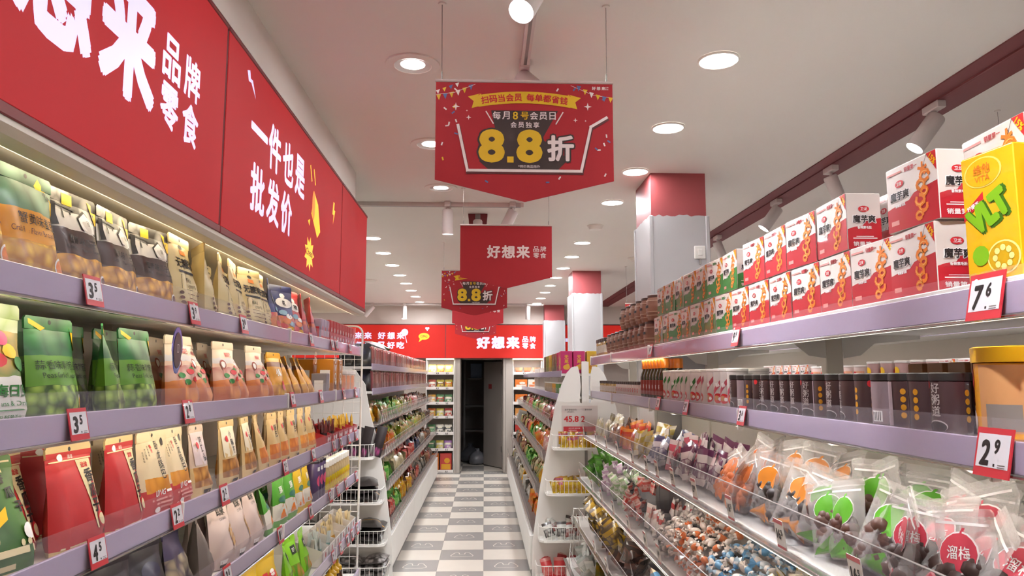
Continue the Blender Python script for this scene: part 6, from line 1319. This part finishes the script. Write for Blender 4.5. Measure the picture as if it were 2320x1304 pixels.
back_shelf(.505, 1.03, 'white lit wall shelf of noodle bowls right of the doorway', 'right of the doorway', [
    [('#c8603a', '#d8b08a', 'orange noodle bowl', 'bowl'), ('#c8502c', '#d09a70', 'red-orange noodle bowl', 'bowl'), ('#b85a34', '#d8b08a', 'dull orange noodle bowl', 'bowl')], [(Or, Wh, 'orange-white self-heating box', 'box'), (Wh, Or, 'white-orange self-heating box', 'box')], [(Or, Wh, 'orange-white self-heating box', 'box'), (Wh, Rd, 'white-red self-heating box', 'box')],
    [('#c88a4a', Wh, 'tan self-heating box', 'box'), ('#b86a44', Wh, 'brown self-heating box', 'box')], [(Rd, Or, 'red self-heating box', 'box'), ('#a8503c', Wh, 'rust self-heating box', 'box')], [(Rd, Wh, 'red-white box', 'box'), (Br, Wh, 'brown-white box', 'box')], [(Rd, Gd, 'red carton', 'box'), (Br, Gd, 'brown carton', 'box')]])
# tilted white card stand by the right end of the back shelf
ts = tag(MB().box(-.08, .08, -.004, .004, -.13, .13, mat('tilted_card', '#c4beb6', .5), .002).obj('card_holder', None, (.60, 11.9, 1.0), (R(-20), R(18), 0)), 'tilted grey-white card holder above the far right bins', 'card holder')
MB().rect(-.06, .06, -.1, .1, lambda x, z: (x, -.0046, z), mat('card_print', '#a8a29a', .5)).obj('printed_sheet', ts)

# ------------------------------------------------------------------ right wall shelving of the next aisle, seen through the gap
RW = empty('aisle_shelf', (3.3, 4.5, 0)); tag(RW, 'white wall shelf of the next aisle seen through the right gondola', 'shelf unit')
def wpart(b, n): b.v = [(x - 3.3, y - 4.5, z) for x, y, z in b.v]; return b.obj(n, RW)
wpart(MB().box(3.55, 3.57, .5, 12, 0, 2.05, CREAM), 'back_panel'); wpart(MB().box(3.0, 3.55, .5, 12, 0, .2, WMETAL), 'plinth')
for z in (.6, .95, 1.30, 1.62, 1.95):
    wpart(MB().box(3.02, 3.55, .5, 12, z - .02, z, WMETAL), 'shelf'); wpart(MB().box(3.005, 3.02, .5, 12, z - .03, z + .03, LAV), 'price_rail')
    if z > 1.2: wpart(MB().box(3.03, 3.05, .6, 11.9, z - .026, z - .021, LEDS), 'led_strip')
area('aisle_shelf_lamp', (3.06 - 3.3, 0, 1.58), .03, 10, 5, RW, (0, R(14), 0)); area('aisle_shelf_lamp_top', (3.06 - 3.3, 0, 1.91), .03, 10, 4, RW, (0, R(14), 0))
K['wtub'] = can('white_lidded_tub', .06, .12, mat('wtub_body', '#d0b8b0', .4), mat('wtub_lid', '#e2dcd6', .35), lambda b, F, r, h: (b.rect(-r * 1.4, r * 1.4, h * .2, h * .6, F, mat('peach_ink', '#d89a7a', .4), 8, 1), b.oval(0, h * .4, r * .4, h * .16, lambda x, z: (F(x, z)[0] * 1.01, F(x, z)[1] * 1.01, z), PRED, 12)), .014, 1.06, 16)
for z, zn in ((1.30, 'eye-level lower'), (1.62, 'eye-level upper')):
    for i in range(36):
        y = 1.0 + .2 * i; k = ('wtub', 'kred', 'cup')[(i // 5 + (z > 1.5)) % 3]
        DESC['wtub'] = ('white lidded tub', 'tub')
        put(k, 3.10, y, z + .002, SIDE_R, 'on the %s next-aisle shelf' % zn, 0, 0, 1.3 if k == 'cup' else 1.)
# two loose packs lying on top of the upright packs, far left
for i, (y, m, nme, rz) in enumerate(((8.2, 'film_green_loose', 'green loose snack pack', 20), (8.0, 'film_dark_loose', 'dark loose snack pack', -15))):
    pm = pouch('loose_snack_pack', .2, .26, .06, pkg(m, [(0, ('#5a7a34', '#4a3a3c')[i]), (.5, ('#8a9a4a', '#5c4648')[i])]), 90 + i, None, pillow=True, nu=5, nv=6)
    tag(copies(pm, (-1.05, y, 1.93), (R(-70), R(10), R(90 + rz))), nme + ' lying across the upright packs, far left', 'pack')
for (o, price, where) in TAGS:
    sh = where.replace('rail', 'shelf'); near = min(STOCK.get(sh, [(0, 0, 'snacks')]), key=lambda q: abs(q[0] - o.location.y) + q[1] * .5)[2]
    reg(o, 'price tag %s under %s,' % (price, near.replace('bottle with yellow nozzle', 'bottle')), where.replace('on the ', ''), 'price tag', 'price tags on shelf rails', frm='front')
settle()
